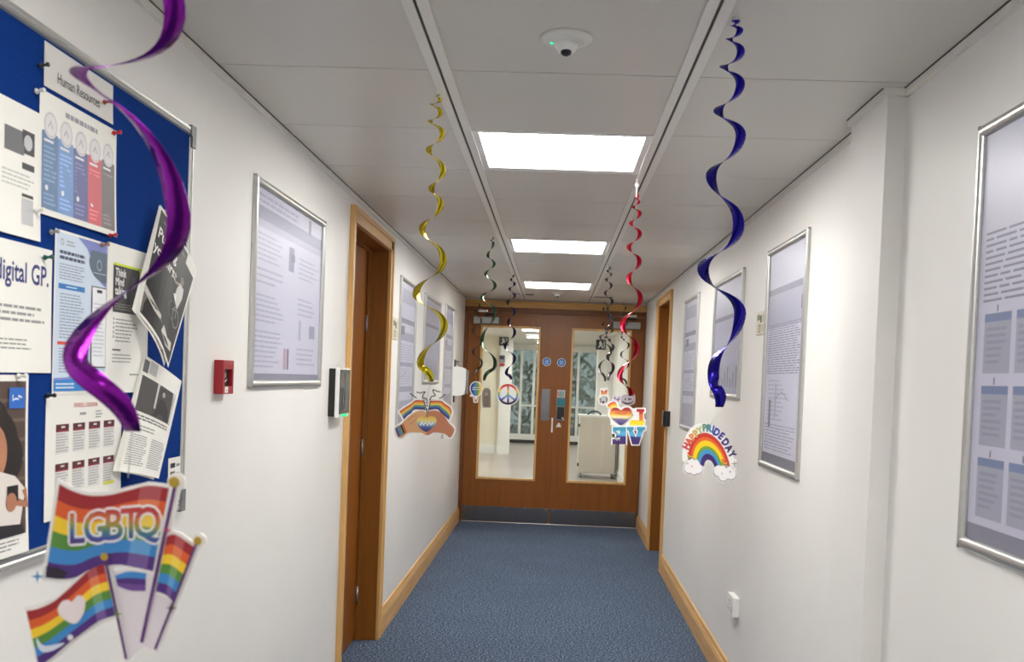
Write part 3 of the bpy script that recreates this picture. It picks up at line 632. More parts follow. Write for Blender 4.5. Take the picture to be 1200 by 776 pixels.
# pins
def pin(px, py, col, lbl, dx=.0):
    p = at_x(px, py, XL+.016+dx); mb = MB()
    m = ink(col, .3)
    mb.lathe([(.0012, -.004), (.0012, .002), (.0048, .0025), (.0048, .004), (.0026, .006), (.0024, .013), (.0042, .016), (.0042, .018), (.003, .019)], m, (0, 0, 0), (1, -.15, .1), 12)
    o = mb.build('push_pin', None, p); tag(o, lbl, 'pin', 'push pins in the blue notice board')
for a in ((41, 107, (232, 230, 226), 'white pin at the upper left of the coloured column poster'), (41, 247, (232, 230, 226), 'white pin at the lower left of the coloured column poster'), (20, 441, (232, 230, 226), 'white pin at the top of the portrait poster'),
          (132, 156, (190, 30, 44), 'red pin at the upper right of the coloured column poster'), (127, 276, (190, 30, 44), 'red pin at the lower right of the coloured column poster'), (51, 302, (18, 84, 76), 'dark green pin beside the digital GP sheet'),
          (118, 287, (168, 130, 118), 'brown pin between the pale blue leaflet and its right neighbour'), (58, 272, (150, 150, 150), 'grey pin at the top of the pale blue leaflet'), (54, 464, (24, 24, 26), 'black pin under the pale blue leaflet'),
          (46, 77, (60, 56, 54), 'dark pin at the left of the title card'), (121, 120, (150, 60, 56), 'dull red pin at the right of the title card'), (191, 248, (205, 205, 205), 'pale pin holding the black leaflet')):
    pin(*a)

# ---- poster frames
def poster_frame(loc_rz, w, h, draw, label, group):
    loc, rz = loc_rz; root = tag(empty('poster_frame', loc, rz), label, 'picture frame', group)
    mb = MB(); prof = [(0, 0), (0, .006)] + [(.0125-.0125*math.cos(PI*k/10), .006+.0095*math.sin(PI*k/10)) for k in range(1, 10)] + [(.025, .006), (.025, .002)]
    mitred(mb, w, h, prof, M['alu']); fr = mb.build('frame', root)
    for x in (.0, w):
        for z in (0, h):
            mb = MB(); mb.box(x-.001 if x == 0 else w-.006, .006 if x == 0 else w+.001, -.012, -.001, z-.001 if z == 0 else h-.006, .006 if z == 0 else h+.001, M['alu_d'], .001); mb.build('corner_joint', fr)
    mb = MB(); mb.rect(.02, w-.02, .02, h-.02, ink((226, 226, 231)), .002); draw(mb, .025, w-.025, .025, h-.025); mb.build('printed_sheet', root)
    mb = MB(); mb.box(.02, w-.02, -.0048, -.0038, .02, h-.02, M['cover']); mb.build('clear_cover', root)
    return root
A1 = ink((176, 177, 186)); A2 = ink((194, 195, 204)); A3 = ink((152, 152, 160)); A4 = ink((130, 130, 136)); S = .0024; S2 = .0027
def sheet_a(mb, x0, x1, z0, z1):     # landscape notice with header band and footer
    w, h = x1-x0, z1-z0
    mb.rect(x0, x1, z1-h*.16, z1-h*.09, A1, S); mb.rect(x0, x1, z1-h*.2, z1-h*.16, ink((204, 204, 212)), S); mb.rect(x0, x1, z0, z0+h*.035, A3, S)
    words(mb, x0+w*.03, x1-w*.4, z1-h*.02, z1-h*.08, 2, A2, S, .5, 1); mb.rect(x1-w*.24, x1-w*.2, z1-h*.1, z1-h*.01, A3, S2)
    for q, (a, b) in enumerate(((.78, .62), (.6, .5), (.46, .3), (.27, .06))): words(mb, x0+w*.03, x0+w*.4, z0+h*a, z0+h*b, max(3, int((a-b)*40)), A2, S, .4, q, .35)
    for q, (a, b) in enumerate(((.74, .6), (.5, .38), (.2, .08))): words(mb, x0+w*.62, x1-w*.05, z0+h*a, z0+h*b, max(3, int((a-b)*36)), A2, S, .4, q+5, .35)
    mb.rect(x0+w*.46, x0+w*.54, z0+h*.63, z0+h*.77, ink((160, 160, 172)), S); mb.rect(x0+w*.49, x0+w*.55, z0+h*.69, z0+h*.73, ink((140, 140, 150)), S2)
    mb.rect(x0+w*.42, x0+w*.46, z0+h*.06, z0+h*.18, ink((206, 168, 178)), S); mb.rect(x0+w*.47, x0+w*.5, z0+h*.06, z0+h*.18, ink((140, 138, 146)), S)
    mb.rect(x0+w*.64, x0+w*.68, z0+h*.24, z0+h*.36, A2, S); mb.rect(x0+w*.82, x0+w*.92, z0+h*.26, z0+h*.34, A1, S)
def sheet_b(mb, x0, x1, z0, z1):     # portrait, close text
    w, h = x1-x0, z1-z0
    mb.rect(x0, x1, z1-h*.2, z1-h*.17, A3, S); mb.rect(x0, x1, z1-h*.36, z1-h*.2, ink((192, 192, 202)), S); mb.rect(x0, x1, z0, z0+h*.045, A4, S)
    words(mb, x0+w*.04, x1-w*.05, z1-h*.34, z0+h*.42, 22, A3, S2, .45, 1, .15); words(mb, x0+w*.1, x1-w*.35, z0+h*.4, z0+h*.2, 10, A2, S, .4, 2, .4); words(mb, x0+w*.04, x1-w*.05, z0+h*.19, z0+h*.06, 9, A1, S, .4, 3)
    mb.rect(x0+w*.3, x0+w*.36, z0+h*.22, z0+h*.38, A2, S2); mb.rect(x0+w*.14, x0+w*.2, z0+h*.17, z0+h*.3, A4, S2); mb.rect(x1-w*.1, x1-w*.05, z0+h*.7, z0+h*.76, A4, S2)
    mb.line([(x0+w*.3, z0+h*.3), (x0+w*.5, z0+h*.34), (x0+w*.7, z0+h*.3)], .004, A3, S2)
def sheet_c(mb, x0, x1, z0, z1):     # landscape, small figures along the foot
    w, h = x1-x0, z1-z0
    mb.rect(x0, x1, z0+h*.66, z0+h*.7, A3, S); mb.rect(x0, x1, z0+h*.7, z1, ink((208, 208, 214)), S); mb.rect(x0, x1, z0, z0+h*.26, ink((196, 196, 206)), S)
    mb.rect(x0, x1, z0+h*.26, z0+h*.66, ink((202, 203, 214)), S)
    for q in range(9): mb.rect(x0+w*(.06+.1*q), x0+w*(.1+.1*q), z0+h*.06, z0+h*(.14+.05*(q*7 % 3)), A3, S2)
    words(mb, x0+w*.05, x1-w*.05, z0+h*.62, z0+h*.34, 8, A2, S2, .3, 4)
def sheet_d(mb, x0, x1, z0, z1):     # portrait, stacked panels
    w, h = x1-x0, z1-z0
    for a, b, c in ((.86, .96, A2), (.72, .755, A3), (.6, .66, A1), (.42, .45, A1), (.24, .28, A1)): mb.rect(x0, x1, z0+h*a, z0+h*b, c, S)
    mb.rect(x0+w*.1, x0+w*.34, z0+h*.64, z0+h*.7, A4, S2); words(mb, x0+w*.06, x1-w*.06, z0+h*.58, z0+h*.46, 7, A2, S2, .4, 1); words(mb, x0+w*.06, x1-w*.06, z0+h*.41, z0+h*.29, 7, A2, S2, .4, 2); mb.rect(x0, x1, z0, z0+h*.18, ink((186, 186, 192)), S)
    mb.line([(x0+w*.2, z0+h*.34), (x0+w*.5, z0+h*.38), (x0+w*.6, z0+h*.32)], .005, A3, S2+.0003)
def sheet_e(mb, x0, x1, z0, z1):     # portrait with a grid of small pages
    w, h = x1-x0, z1-z0
    words(mb, x0+w*.04, x1-w*.04, z0+h*.76, z0+h*.58, 12, A3, S, .4, 1, .1); mb.rect(x0, x1, z0, z0+h*.04, A3, S); mb.rect(x1-w*.08, x1-w*.0, z0, z0+h*.05, ink((232, 230, 224)), S2)
    for r in range(3):
        for q in range(4):
            a = x1-w*(.235*(q+1)); b = z0+h*(.06+.175*(2-r))
            mb.rect(a, a+w*.2, b, b+h*.145, ink((186, 188, 194)), S); mb.rect(a, a+w*.2, b+h*.125, b+h*.145, ink((132, 150, 180)), S2); words(mb, a+w*.02, a+w*.18, b+h*.115, b+h*.02, 6, ink((168, 170, 178)), S2, .5, r*4+q, .4)
            mb.rect(a+w*.09, a+w*.1, b+h*.148, b+h*.165, A4, S2)
LG, RG = 'silver poster frames on the left wall', 'silver poster frames on the right wall'
poster_frame(on_left(2.908, 1.393), .885, .64, sheet_a, 'wide silver poster frame on the left wall beside the notice board', LG)
poster_frame(on_left(5.69, 1.112), .645, .915, sheet_d, 'tall silver poster frame just past the left doorway', LG)
poster_frame(on_left(6.76, 1.392), .91, .63, sheet_c, 'middle silver poster frame of three past the left doorway', LG)
poster_frame(on_left(8.03, 1.115), .64, .93, sheet_d, 'silver poster frame on the left wall closest to the double doors', LG)
poster_frame(on_right(2.123, 1.132), .645, .89, sheet_e, 'large poster frame cut by the right picture edge, showing small pages', RG)
poster_frame(on_right(4.17, 1.128), .655, .9, sheet_b, 'tall silver poster frame with close text just past the pilaster', RG)
poster_frame(on_right(5.535, 1.393), .83, .63, sheet_c, 'wide silver poster frame behind the blue spiral', RG)
poster_frame(on_right(6.8, 1.16), .64, .875, sheet_d, 'narrow silver poster frame nearest the right doorway', RG)

# ---- small wall fittings
(loc, rz) = on_left(2.622, 1.38, .0006)
root = tag(empty('fire_alarm_call_point', loc, rz), 'red fire alarm call point on the left wall', 'alarm')
mb = MB(); w, h, d = .088, .093, .026
mb.box(0, .015, -d, 0, 0, h, M['red'], .003); mb.box(w-.012, w, -d, 0, 0, h, M['red'], .003); mb.box(.012, w-.01, -d, 0, 0, .022, M['red'], .003); mb.box(.012, w-.01, -d, 0, .068, h, M['red'], .003); mb.box(.01, w-.01, -.012, 0, .01, h-.01, M['red'])
mb.build('housing', root)
mb = MB(); mb.box(.015, w-.012, -.016, -.012, .022, .068, ink((20, 14, 14))); mb.line([(.03, .04), (.045, .034), (.06, .04)], .003, ink((220, 220, 210)), .0165); mb.disc(.045, .052, .007, ink((150, 140, 130)), .0165); mb.build('break_glass', root)
mb = MB(); mb.box(.016, .04, -d-.001, -d, .004, .02, M['white'], .0003); mb.rect(.024, .032, .009, .013, ink((190, 60, 70)), d+.0012); mb.build('label_tab', root)

def terminal(loc_rz, w, h, d, lbl, led):
    loc, rz = loc_rz; root = tag(empty('access_reader', loc, rz), lbl, 'card reader')
    mb = MB(); mb.box(0, w, -d*.62, 0, 0, h, M['black'], .004); mb.build('back_box', root)
    mb = MB(); mb.box(-.004, w, -d, -d*.62, -.004, h+.004, M['white'] if led else M['black'], .005); mb.build('front_case', root)
    mb = MB(); mb.box(.004, w-.006, -d-.003, -d, .012, h-.004, M['gblack'], .001)
    if led:
        mb.ring(w*.42, h*.42, .024, .028, ink((96, 100, 116)), d+.0034); mb.line([(w*.3, h*.8), (w*.5, h*.72)], .006, ink((150, 50, 60)), d+.0034); mb.rect(w*.42, w*.5, h*.15, h*.9, ink((70, 72, 80)), d+.0033); mb.rect(w*.1, w*.3, h*.12, h*.6, ink((60, 62, 70)), d+.0032)  # reflections in the glass front painted on: ring, red streak, grey strips
    mb.build('screen', root)
    if led:
        mb = MB(); mb.box(w*.3, w*.72, -d-.004, -d, .0, .01, emission('green_status_light', (60, 230, 150), 1.5)); mb.build('status_light', root)
terminal(on_left(3.975, 1.268, .0006), .2, .198, .045, 'black access terminal with a green light before the left doorway', True)
terminal(on_right(7.535, 1.135), .085, .115, .05, 'small black access reader before the right doorway', False)

def wall_sign(loc_rz, w, h, lbl):
    loc, rz = loc_rz; root = tag(empty('wall_sign', loc, rz), lbl, 'sign', 'small beige signs beside the doorways')
    mb = MB(); mb.box(0, w, -.008, 0, 0, h, ink((214, 208, 190)), .002)
    for a, b, c, e, col in ((.1, .45, .62, .86, (120, 122, 96)), (.45, .62, .5, .8, (78, 66, 44)), (.3, .55, .08, .42, (126, 104, 76)), (.36, .52, .12, .36, (196, 180, 150)), (.62, .9, .5, .86, (186, 186, 160)), (.66, .9, .1, .42, (190, 184, 160))):
        mb.rect(w*a, w*b, h*c, h*e, ink(col), .0085 if col != (196, 180, 150) else .009)
    mb.build('plate', root)
    mb = MB(); mb.box(-.003, w+.003, -.004, 0, -.003, h+.003, M['white2'], .001); mb.build('backing', root)
wall_sign(on_left(5.44, 1.65), .2, .12, 'small beige sign beside the left doorway')
wall_sign(on_right(4.36, 1.685), .18, .1, 'small beige sign beside the tall frame on the right wall')

(loc, rz) = on_left(8.9, 1.275, .0006)
root = tag(empty('hand_gel_dispenser', loc, rz), 'white wall dispenser on the left wall near the double doors', 'dispenser')
mb = MB(); prof = [(.0, 0), (.0, .262), (.03, .27), (.085, .258), (.108, .24), (.116, .18), (.112, .06), (.1, .012), (.05, .0)]
n = len(prof); v = [(x, -a, z) for x in (0, .13) for a, z in prof]
mb.add(v, [(i, (i+1) % n, (i+1) % n+n, i+n) for i in range(n)] + [tuple(range(n)), tuple(range(n, 2*n))[::-1]], M['white']); mb.build('body', root)
mb = MB(); mb.box(.0, .13, -.128, -.116, .02, .235, M['grey'], .004); mb.build('front_cover', root)
mb = MB(); mb.box(.02, .1, -.012, 0, -.06, .33, M['black'], .003); mb.tube([(.05, -.012, .31), (.05, -.035, .315), (.05, -.04, .3)], .006, M['black'], 8); mb.tube([(.05, -.006, .3), (.05, -.03, .29), (.05, -.05, .268)], .004, M['black'], 8); mb.build('wall_bracket', root)

(loc, rz) = on_right(4.64, .4)
root = tag(empty('power_socket', loc, rz), 'white double power socket low on the right wall', 'socket')
mb = MB(); mb.box(0, .146, -.022, 0, 0, .088, M['white'], .003); mb.build('back_box', root)
mb = MB(); mb.box(-.002, .148, -.03, -.022, -.002, .09, M['white'], .004)
for x in (.036, .11):
    for a, b in ((0, .034), (-.011, .018), (.011, .018)): mb.box(x+a-.003, x+a+.003, -.0305, -.03, b, b+.007, M['black'])
fp = mb.build('faceplate', root)
for x in (.062, .084):
    mb = MB(); mb.box(x-.006, x+.006, -.033, -.03, .056, .074, M['white2'], .001); mb.build('switch', fp)

# ================================================================== HANGING FOIL SPIRALS WITH CARDS
def foil(name, rgb, rough=.22):
    m = principled(name, rgb, rough, .9); return vary(m, .25, 9)
FO = dict(purple=foil('purple_foil', (118, 22, 138)), yellow=foil('gold_foil', (205, 184, 40)), blue=foil('blue_foil', (38, 28, 150)), red=foil('red_foil', (186, 26, 48)),
          green=foil('green_foil', (70, 96, 74)), dark=foil('dark_silver_foil', (92, 88, 92)), indigo=foil('indigo_foil', (62, 52, 96)))
class Hang:
    """one decoration: thread from the ceiling, spiral ribbon, card. Pixel coordinates are read on the plane at distance Y."""
    def __init__(s, Y, top, label):
        s.Y = Y; p = at(top[0], top[1], Y); s.top = Vector((p.x, Y, H)); s.k = Y/FPX; s.bow = .05; s.skew = {}
        s.root = tag(empty('hanging_spiral', s.top), label, 'decoration', 'foil spirals with cards hanging from the ceiling'); s.layer = 0
    def P(s, px, py, dy=0):
        p = at(px, py, s.Y); return Vector((p.x-s.top.x, dy, p.z-s.top.z))
    def Q(s, px, py):
        p = s.P(px, py); return (p.x, p.z)
    def ribbon(s, ext, foilm, w0, w1, end=True):
        """ext: outer turning points, alternately on either side"""
        E = [s.P(*e) for e in ext]; vs = []; fs = []; N = 14; tot = len(E)-1
        for i in range(tot):
            a, b = E[i], E[i+1]; sg = 1 if a.x > b.x else -1; R = abs(a.x-b.x)/2; mid = (a+b)/2
            for q in range(N + (1 if i == tot-1 else 0)):
                t = q/N; ph = PI*t; cx = mid.x + (a.x-b.x)/2*math.cos(ph); dep = sg*R*math.sin(ph)*1.0; z = a.z+(b.z-a.z)*(t + s.bow*math.sin(2*PI*t) + s.skew.get(i, 0)*t*(1-t))
                f = (i+t)/tot; w = (w0+(w1-w0)*min(1, f*1.25))
                if i == tot-1 and end: w *= 1-.3*max(0, t-.8)*5
                if i == 0: w *= .35+.65*t
                for kk, sk in s.skew.items():
                    if kk == i: w *= 1-.35*(t if sk > 0 else 1-t)
                rd = Vector((sg*math.cos(ph), sg*math.sin(ph), 0)); c = Vector((cx, dep, z))
                tilt = Vector((0, 0, .07*w))
                inn = -rd
                if i == tot-1 and end:                     # the free end of the ribbon turns its face outwards
                    tg = Vector(((b.x-a.x)/2*math.sin(ph)*PI, 0, (b.z-a.z)*(1+s.bow*2*PI*math.cos(2*PI*t)))).normalized()
                    pp = Vector((-tg.z, 0, tg.x)) * (1 if sg*-tg.z < 0 else -1); k = min(1, t*1.6); inn = (inn*(1-k)+pp*k).normalized(); tilt = tilt*(1-k)
                vs += [c+tilt, c+inn*w-tilt]
        for i in range(len(vs)//2-1): fs.append((2*i, 2*i+1, 2*i+3, 2*i+2))
        mb = MB(); mb.add(vs, fs, foilm, True); o = mb.build('foil_spiral', s.root)
        md = o.modifiers.new('foil_thickness', 'SOLIDIFY'); md.thickness = .0004
        s.first, s.last = (vs[0]+vs[1])/2, (vs[-1]+vs[-2])/2
    def thread(s, card_top=None, r=.0006, clip=False):
        mb = MB(); mb.tube([(0, 0, .0), tuple(s.first)], r, M['thread'], 6)
        if card_top is not None: mb.build('thread', s.root); mb = MB(); mb.tube([tuple(s.last), tuple(s.P(*card_top))], r, M['thread'], 6)
        mb.build('thread', s.root)
        mb = MB()
        if clip:
            mb.tube([(0, 0, 0), (0, 0, -.02)], .0035, M['white'], 8); mb.lathe([(.002, .017), (.012, .03), (.002, .043)], M['white'], (0, 0, 0), (0, 0, -1), 4)
            mb.tube([(0, 0, -.04), (0, 0, -.075)], .0025, M['white'], 8)
        else: mb.lathe([(.006, 0), (.006, .003), (.002, .006)], M['white'], (0, 0, 0), (0, 0, -1), 10)
        mb.build('ceiling_clip', s.root)
    def start(s): s.mb = MB(); s.h = 0.0
    def base(s, pts, d=0.0, m=None, raw=False):
        p = [s.Q(*q) for q in pts]; s.mb.slab(grow(p, d*s.k) if d else p, m or M['card'], -.0012-.0001*s.layer, 0.0-.00004*s.layer); s.layer += 1
    def up(s): s.h += .00035; return s.h
    def poly(s, pts, m, h=None): s.mb.poly([s.Q(*q) for q in pts], m if not isinstance(m, tuple) else ink(m), h or s.up())
    def line(s, pts, w, m, h=None): s.mb.line([s.Q(*q) for q in pts], w*s.k, m if not isinstance(m, tuple) else ink(m), h or s.up())
    def disc(s, c, r, m, h=None, ry=None): x, z = s.Q(*c); s.mb.disc(x, z, r*s.k, m if not isinstance(m, tuple) else ink(m), h or s.up(), 24, (ry or r)*s.k)
    def text(s, st, m, p, q, size, h=None, **kw):
        a, b = s.P(*p), s.P(*q); ang = math.atan2(b.z-a.z, b.x-a.x)
        s.mb.text(st, m if not isinstance(m, tuple) else ink(m), a.x, a.z, size*s.k, h or s.up(), ang, **kw)
    def finish(s): return s.mb.build('card', s.root)
def Z(ox, oy, sc): return lambda *pts: [(ox+x/sc, oy+y/sc) for x, y in pts]
RB = ((158, 36, 44), (222, 92, 40), (246, 206, 48), (84, 140, 58), (58, 136, 206), (78, 42, 124))
def wavy_flag(hg, top, bot, cols, hl=None):
    """stripes between a top curve and a bottom curve"""
    T_, B_ = spline(top, 5), spline(bot, 5); n = len(T_); h = hg.up(); k = len(cols)
    for j, c in enumerate(cols):
        lo, hi = j/k, (j+1)/k
        a = [tuple(Vector(t).lerp(Vector(b), lo)) for t, b in zip(T_, B_)]; d = [tuple(Vector(t).lerp(Vector(b), hi)) for t, b in zip(T_, B_)]
        for i in range(n-1):
            f = (i+.5)/(n-1); cc = c
            if hl and hl[0] < f < hl[1]: cc = tuple(int(v+(255-v)*.22) for v in c)
            hg.poly([a[i], a[i+1], d[i+1], d[i]], cc, h)
def star4(hg, x, y, r, c): hg.poly([(x, y-r), (x+r*.22, y-r*.22), (x+r, y), (x+r*.22, y+r*.22), (x, y+r), (x-r*.22, y+r*.22), (x-r, y), (x-r*.22, y-r*.22)], c)

# 1 --- purple spiral with the three flags card, close to the viewer
g = Hang(.95, (150, -500), 'purple foil spiral with the LGBTQ flags card, nearest the viewer')
g.bow = .03; g.skew = {9: .6, 10: -.6}
g.ribbon([(140, -470), (165, -452), (128, -425), (180, -395), (118, -355), (192, -310), (106, -250), (204, -180), (95, -100), (214, -8), (89, 79), (220, 236), (78, 402), (146, 505)], FO['purple'], .008, .023)
g.thread((150, 560)); g.start(); q = Z(20, 550, 3.435)
T0 = q((172, 60), (225, 88), (290, 106), (370, 104), (450, 85), (530, 66), (612, 76)); B0 = q((116, 435), (172, 442), (235, 436), (300, 402), (400, 384), (470, 394), (548, 410))
T1 = q((45, 568), (100, 556), (165, 522), (250, 446), (300, 402), (356, 380)); B1 = q((95, 790), (150, 752), (220, 692), (290, 640), (340, 606), (402, 585))
T2 = q((606, 270), (630, 262), (655, 270), (715, 312)); B2 = q((562, 490), (590, 498), (610, 510), (630, 532))
g.base(T0+B0[::-1], 4.5); g.base(T1+B1[::-1], 4.5); g.base(T2+B2[::-1], 4)
g.base(q((395, 420), (548, 402), (570, 490), (632, 534), (618, 560), (560, 724), (508, 698), (447, 762)), 3, ink((232, 224, 232)))
g.base(q((632, 70), (648, 72), (513, 697), (498, 695)), 3.5); g.base(q((718, 300), (730, 305), (566, 726), (554, 722)), 3.5); g.base(q((360, 372), (372, 370), (452, 758), (440, 762)), 3.5)
for c, r in (((640, 50), 36), ((735, 285), 26), ((362, 348), 28)): g.base([(q((c[0]+r*math.cos(t*PI/10), c[1]+r*math.sin(t*PI/10)))[0]) for t in range(20)])
wavy_flag(g, q((395, 428), (450, 412), (520, 418)), q((405, 470), (455, 488), (518, 490)), ((58, 136, 206), (78, 42, 124), (110, 70, 150)))
wavy_flag(g, T0, B0, RB, (.78, .92)); g.poly(q((120, 390), (165, 395), (205, 415), (190, 442), (116, 435)), (44, 34, 52))
zt = g.Q(*q((300, 165))[0])[1]; zb = g.Q(*q((300, 292))[0])[1]
LR = ramp_mat('letter_rainbow', zt, zb, [(0, (190, 60, 60)), (.25, (206, 120, 60)), (.45, (150, 150, 60)), (.65, (60, 120, 130)), (.85, (60, 80, 160)), (1, (80, 50, 130))])
h1, h2 = g.up(), g.up()
for ch, x, y in (('L', 208, 298), ('G', 268, 294), ('B', 352, 284), ('T', 420, 278), ('Q', 470, 276)):
    a, b = q((x, y), (x+100, y-8)); g.text(ch, (244, 240, 244), a, b, 51, h1, fat=.075, shear=.12, sx=.82)
for ch, x, y in (('L', 208, 298), ('G', 268, 294), ('B', 352, 284), ('T', 420, 278), ('Q', 470, 276)):
    a, b = q((x, y), (x+100, y-8)); g.text(ch, LR, a, b, 51, h2, fat=.02, shear=.12, sx=.82)
wavy_flag(g, T2, B2, RB, (.5, .8)); pole = (92, 48, 112)
g.line(q((640, 62), (505, 695)), 4.2, pole); g.line(q((724, 300), (560, 722)), 3, pole)
g.poly([tuple(v) for v in spline(T1, 5)] + [tuple(v) for v in spline(B1, 5)][::-1], (244, 240, 240)); wavy_flag(g, T1, B1, RB, (.74, .88))
g.line(q((364, 368), (446, 760)), 3.2, pole)
hx, hy = 228, 562
g.poly(q(*spline([(hx, hy-32), (hx+26, hy-58), (hx+54, hy-40), (hx+48, hy+14), (hx+14, hy+56), (hx-34, hy+36), (hx-56, hy+2), (hx-40, hy-32), (hx-14, hy-40)], 5, True)), (238, 226, 228))
g.poly(q(*spline([(88, 674), (120, 706), (200, 694), (160, 722), (118, 732), (94, 712)], 4, True)), (214, 222, 240)); g.disc(q((224, 672))[0], 3.6, (232, 230, 240))
for c, r in (((640, 50), 22), ((735, 285), 17), ((362, 348), 16)): g.disc(q(c)[0], r/3.435, (176, 146, 40))
for x, y, r, c in ((95, 427, 26, (96, 150, 200)), (616, 242, 18, (206, 96, 120)), (416, 576, 20, (120, 140, 90)), (632, 552, 22, (70, 60, 70))): X, Y_ = q((x, y))[0]; star4(g, X, Y_, r/3.435, c)
g.finish()

# 2 --- gold spiral with the heart hands card
g = Hang(2.74, (513, 108), 'gold foil spiral with the card of two hands making a heart')
g.ribbon([(513, 110), (516, 111), (509, 113), (518, 117), (503, 122), (519, 132), (501, 142), (521.5, 156), (499, 175), (522.4, 200), (502, 221), (520, 239), (491, 267), (523.6, 304), (483.5, 343), (525, 380), (488.5, 424), (502, 447)], FO['yellow'], .009, .02)
g.thread((500, 468)); g.start(); q = Z(450, 420, 6.464)
lh = q(*spline([(88, 528), (130, 500), (170, 458), (230, 412), (290, 396), (322, 422), (328, 470), (325, 580), (290, 566), (230, 562), (180, 566), (136, 600), (100, 588)], 4, True))
rh = q(*spline([(326, 424), (365, 396), (420, 404), (460, 440), (492, 490), (532, 540), (504, 600), (468, 576), (430, 566), (378, 562), (325, 582), (322, 500)], 4, True))
fl = (q((302, 320), (240, 318), (205, 345), (160, 372), (118, 402)), q((314, 392), (232, 388), (205, 416), (180, 432), (152, 464))); fr = (q((352, 322), (430, 322), (462, 345), (500, 372), (514, 410)), q((340, 392), (400, 386), (432, 412), (462, 440), (492, 466)))
for p, d in ((lh, 2.2), (rh, 2.2), (fl[0]+fl[1][::-1], 2.2), (fr[0]+fr[1][::-1], 2.2), (q((300, 318), (352, 318), (330, 420)), 2)): g.base(p, d)
hands_rb = ((206, 90, 50), (236, 150, 60), (236, 206, 90), (110, 160, 110), (74, 100, 170), (56, 44, 110))
wavy_flag(g, *fl, hands_rb); wavy_flag(g, *fr, hands_rb); g.line(q((302, 318), (328, 420)), 1, (90, 70, 60)); g.line(q((353, 320), (332, 420)), 1, (90, 70, 60))
g.poly(lh, (216, 164, 116)); g.poly(rh, (192, 124, 92)); g.line(q((326, 400), (324, 440)), .8, (120, 80, 60))
for a in ((180, 470, 240, 430), (196, 500, 262, 452), (420, 430, 470, 470), (392, 440, 460, 500)): g.line(q((a[0], a[1]), (a[2], a[3])), .5, (168, 110, 78))
hp = [(322, 452), (352, 438), (392, 448), (396, 492), (362, 530), (320, 556), (276, 528), (250, 490), (258, 452), (292, 440)]
zt, zb = g.Q(*q((320, 440))[0])[1], g.Q(*q((320, 556))[0])[1]
g.poly(q(*spline(hp, 4, True)), ramp_mat('heart_print', zt, zb, [(0, (232, 180, 70)), (.3, (226, 214, 130)), (.5, (150, 176, 190)), (.72, (70, 84, 150)), (1, (44, 36, 96))]))
g.line(q((276, 508), (292, 480), (300, 506), (318, 484), (330, 508), (346, 480), (356, 504), (374, 486)), 1.6, (240, 240, 244))
for k, c in enumerate(((70, 70, 90), (84, 130, 190), (120, 150, 110), (40, 40, 60), (206, 110, 60))): g.line(q((92+13*k, 528-8*k), (118+13*k, 592-8*k)), 2, c)
for pts in ([(200, 264), (222, 282), (250, 300)], [(248, 256), (280, 262), (314, 254), (300, 276), (296, 300), (318, 304), (330, 322)], [(432, 256), (400, 248), (374, 238), (380, 262), (390, 282), (362, 290), (350, 318)], [(466, 272), (440, 294), (420, 302)]):
    g.line(q(*spline(pts, 4)), 1.3, (92, 96, 92))
for y in (335, 358, 384): g.disc(q((328, y))[0], .9, (70, 60, 60))
for k in range(3): g.line(q((440+6*k, 576), (436+6*k, 610)), .6, (140, 140, 140))
g.finish()

# 3 --- blue spiral with the rainbow card
g = Hang(2.13, (862, 22), 'blue foil spiral with the HAPPY PRIDE DAY rainbow card')
g.ribbon([(860, 23), (857, 26), (867.5, 25), (855, 31), (871, 37), (850, 46), (872.7, 63), (843, 79), (872.7, 102), (836, 132), (873.7, 163), (827, 209), (871.6, 271), (817, 318), (873.6, 374), (829, 441), (838, 477)], FO['blue'], .01, .025)
g.thread((832, 500)); g.start(); q = Z(790, 480, 7.756)
CC, AV, BV = Vector((322, 540)), Vector((195, 50)), Vector((-20, -325))
def el(r, t): p = CC+AV*(r*math.cos(t))+BV*(r*math.sin(t)); return (p.x, p.y)
def band(r0, r1, a0, a1, n=26): return [el(r1, a0+(a1-a0)*k/n) for k in range(n+1)] + [el(r0, a1+(a0-a1)*k/n) for k in range(n+1)]
A0, A1_ = .1, PI-.1
g.base(q(*band(.22, 1.27, .12, PI-.02)), 0); 
cl = ((175, 510, 62), (135, 535, 46), (215, 540, 44), (180, 555, 40), (140, 495, 36)); cr = ((455, 575, 66), (405, 560, 50), (515, 590, 48), (445, 605, 46), (500, 560, 40))
for x, y, r in cl+cr: g.base(q(*[(x+(r+14)*.92*math.cos(2*PI*k/20), y+(r+14)*math.sin(2*PI*k/20)) for k in range(20)]))
for r0, r1, c in ((.88, 1, (206, 54, 44)), (.785, .88, (230, 104, 40)), (.63, .785, (248, 208, 30)), (.54, .63, (110, 160, 40)), (.42, .54, (70, 150, 206)), (.25, .42, (64, 36, 110))): g.poly(q(*band(r0, r1, A0, A1_)), c, .0006)
g.h = .0008
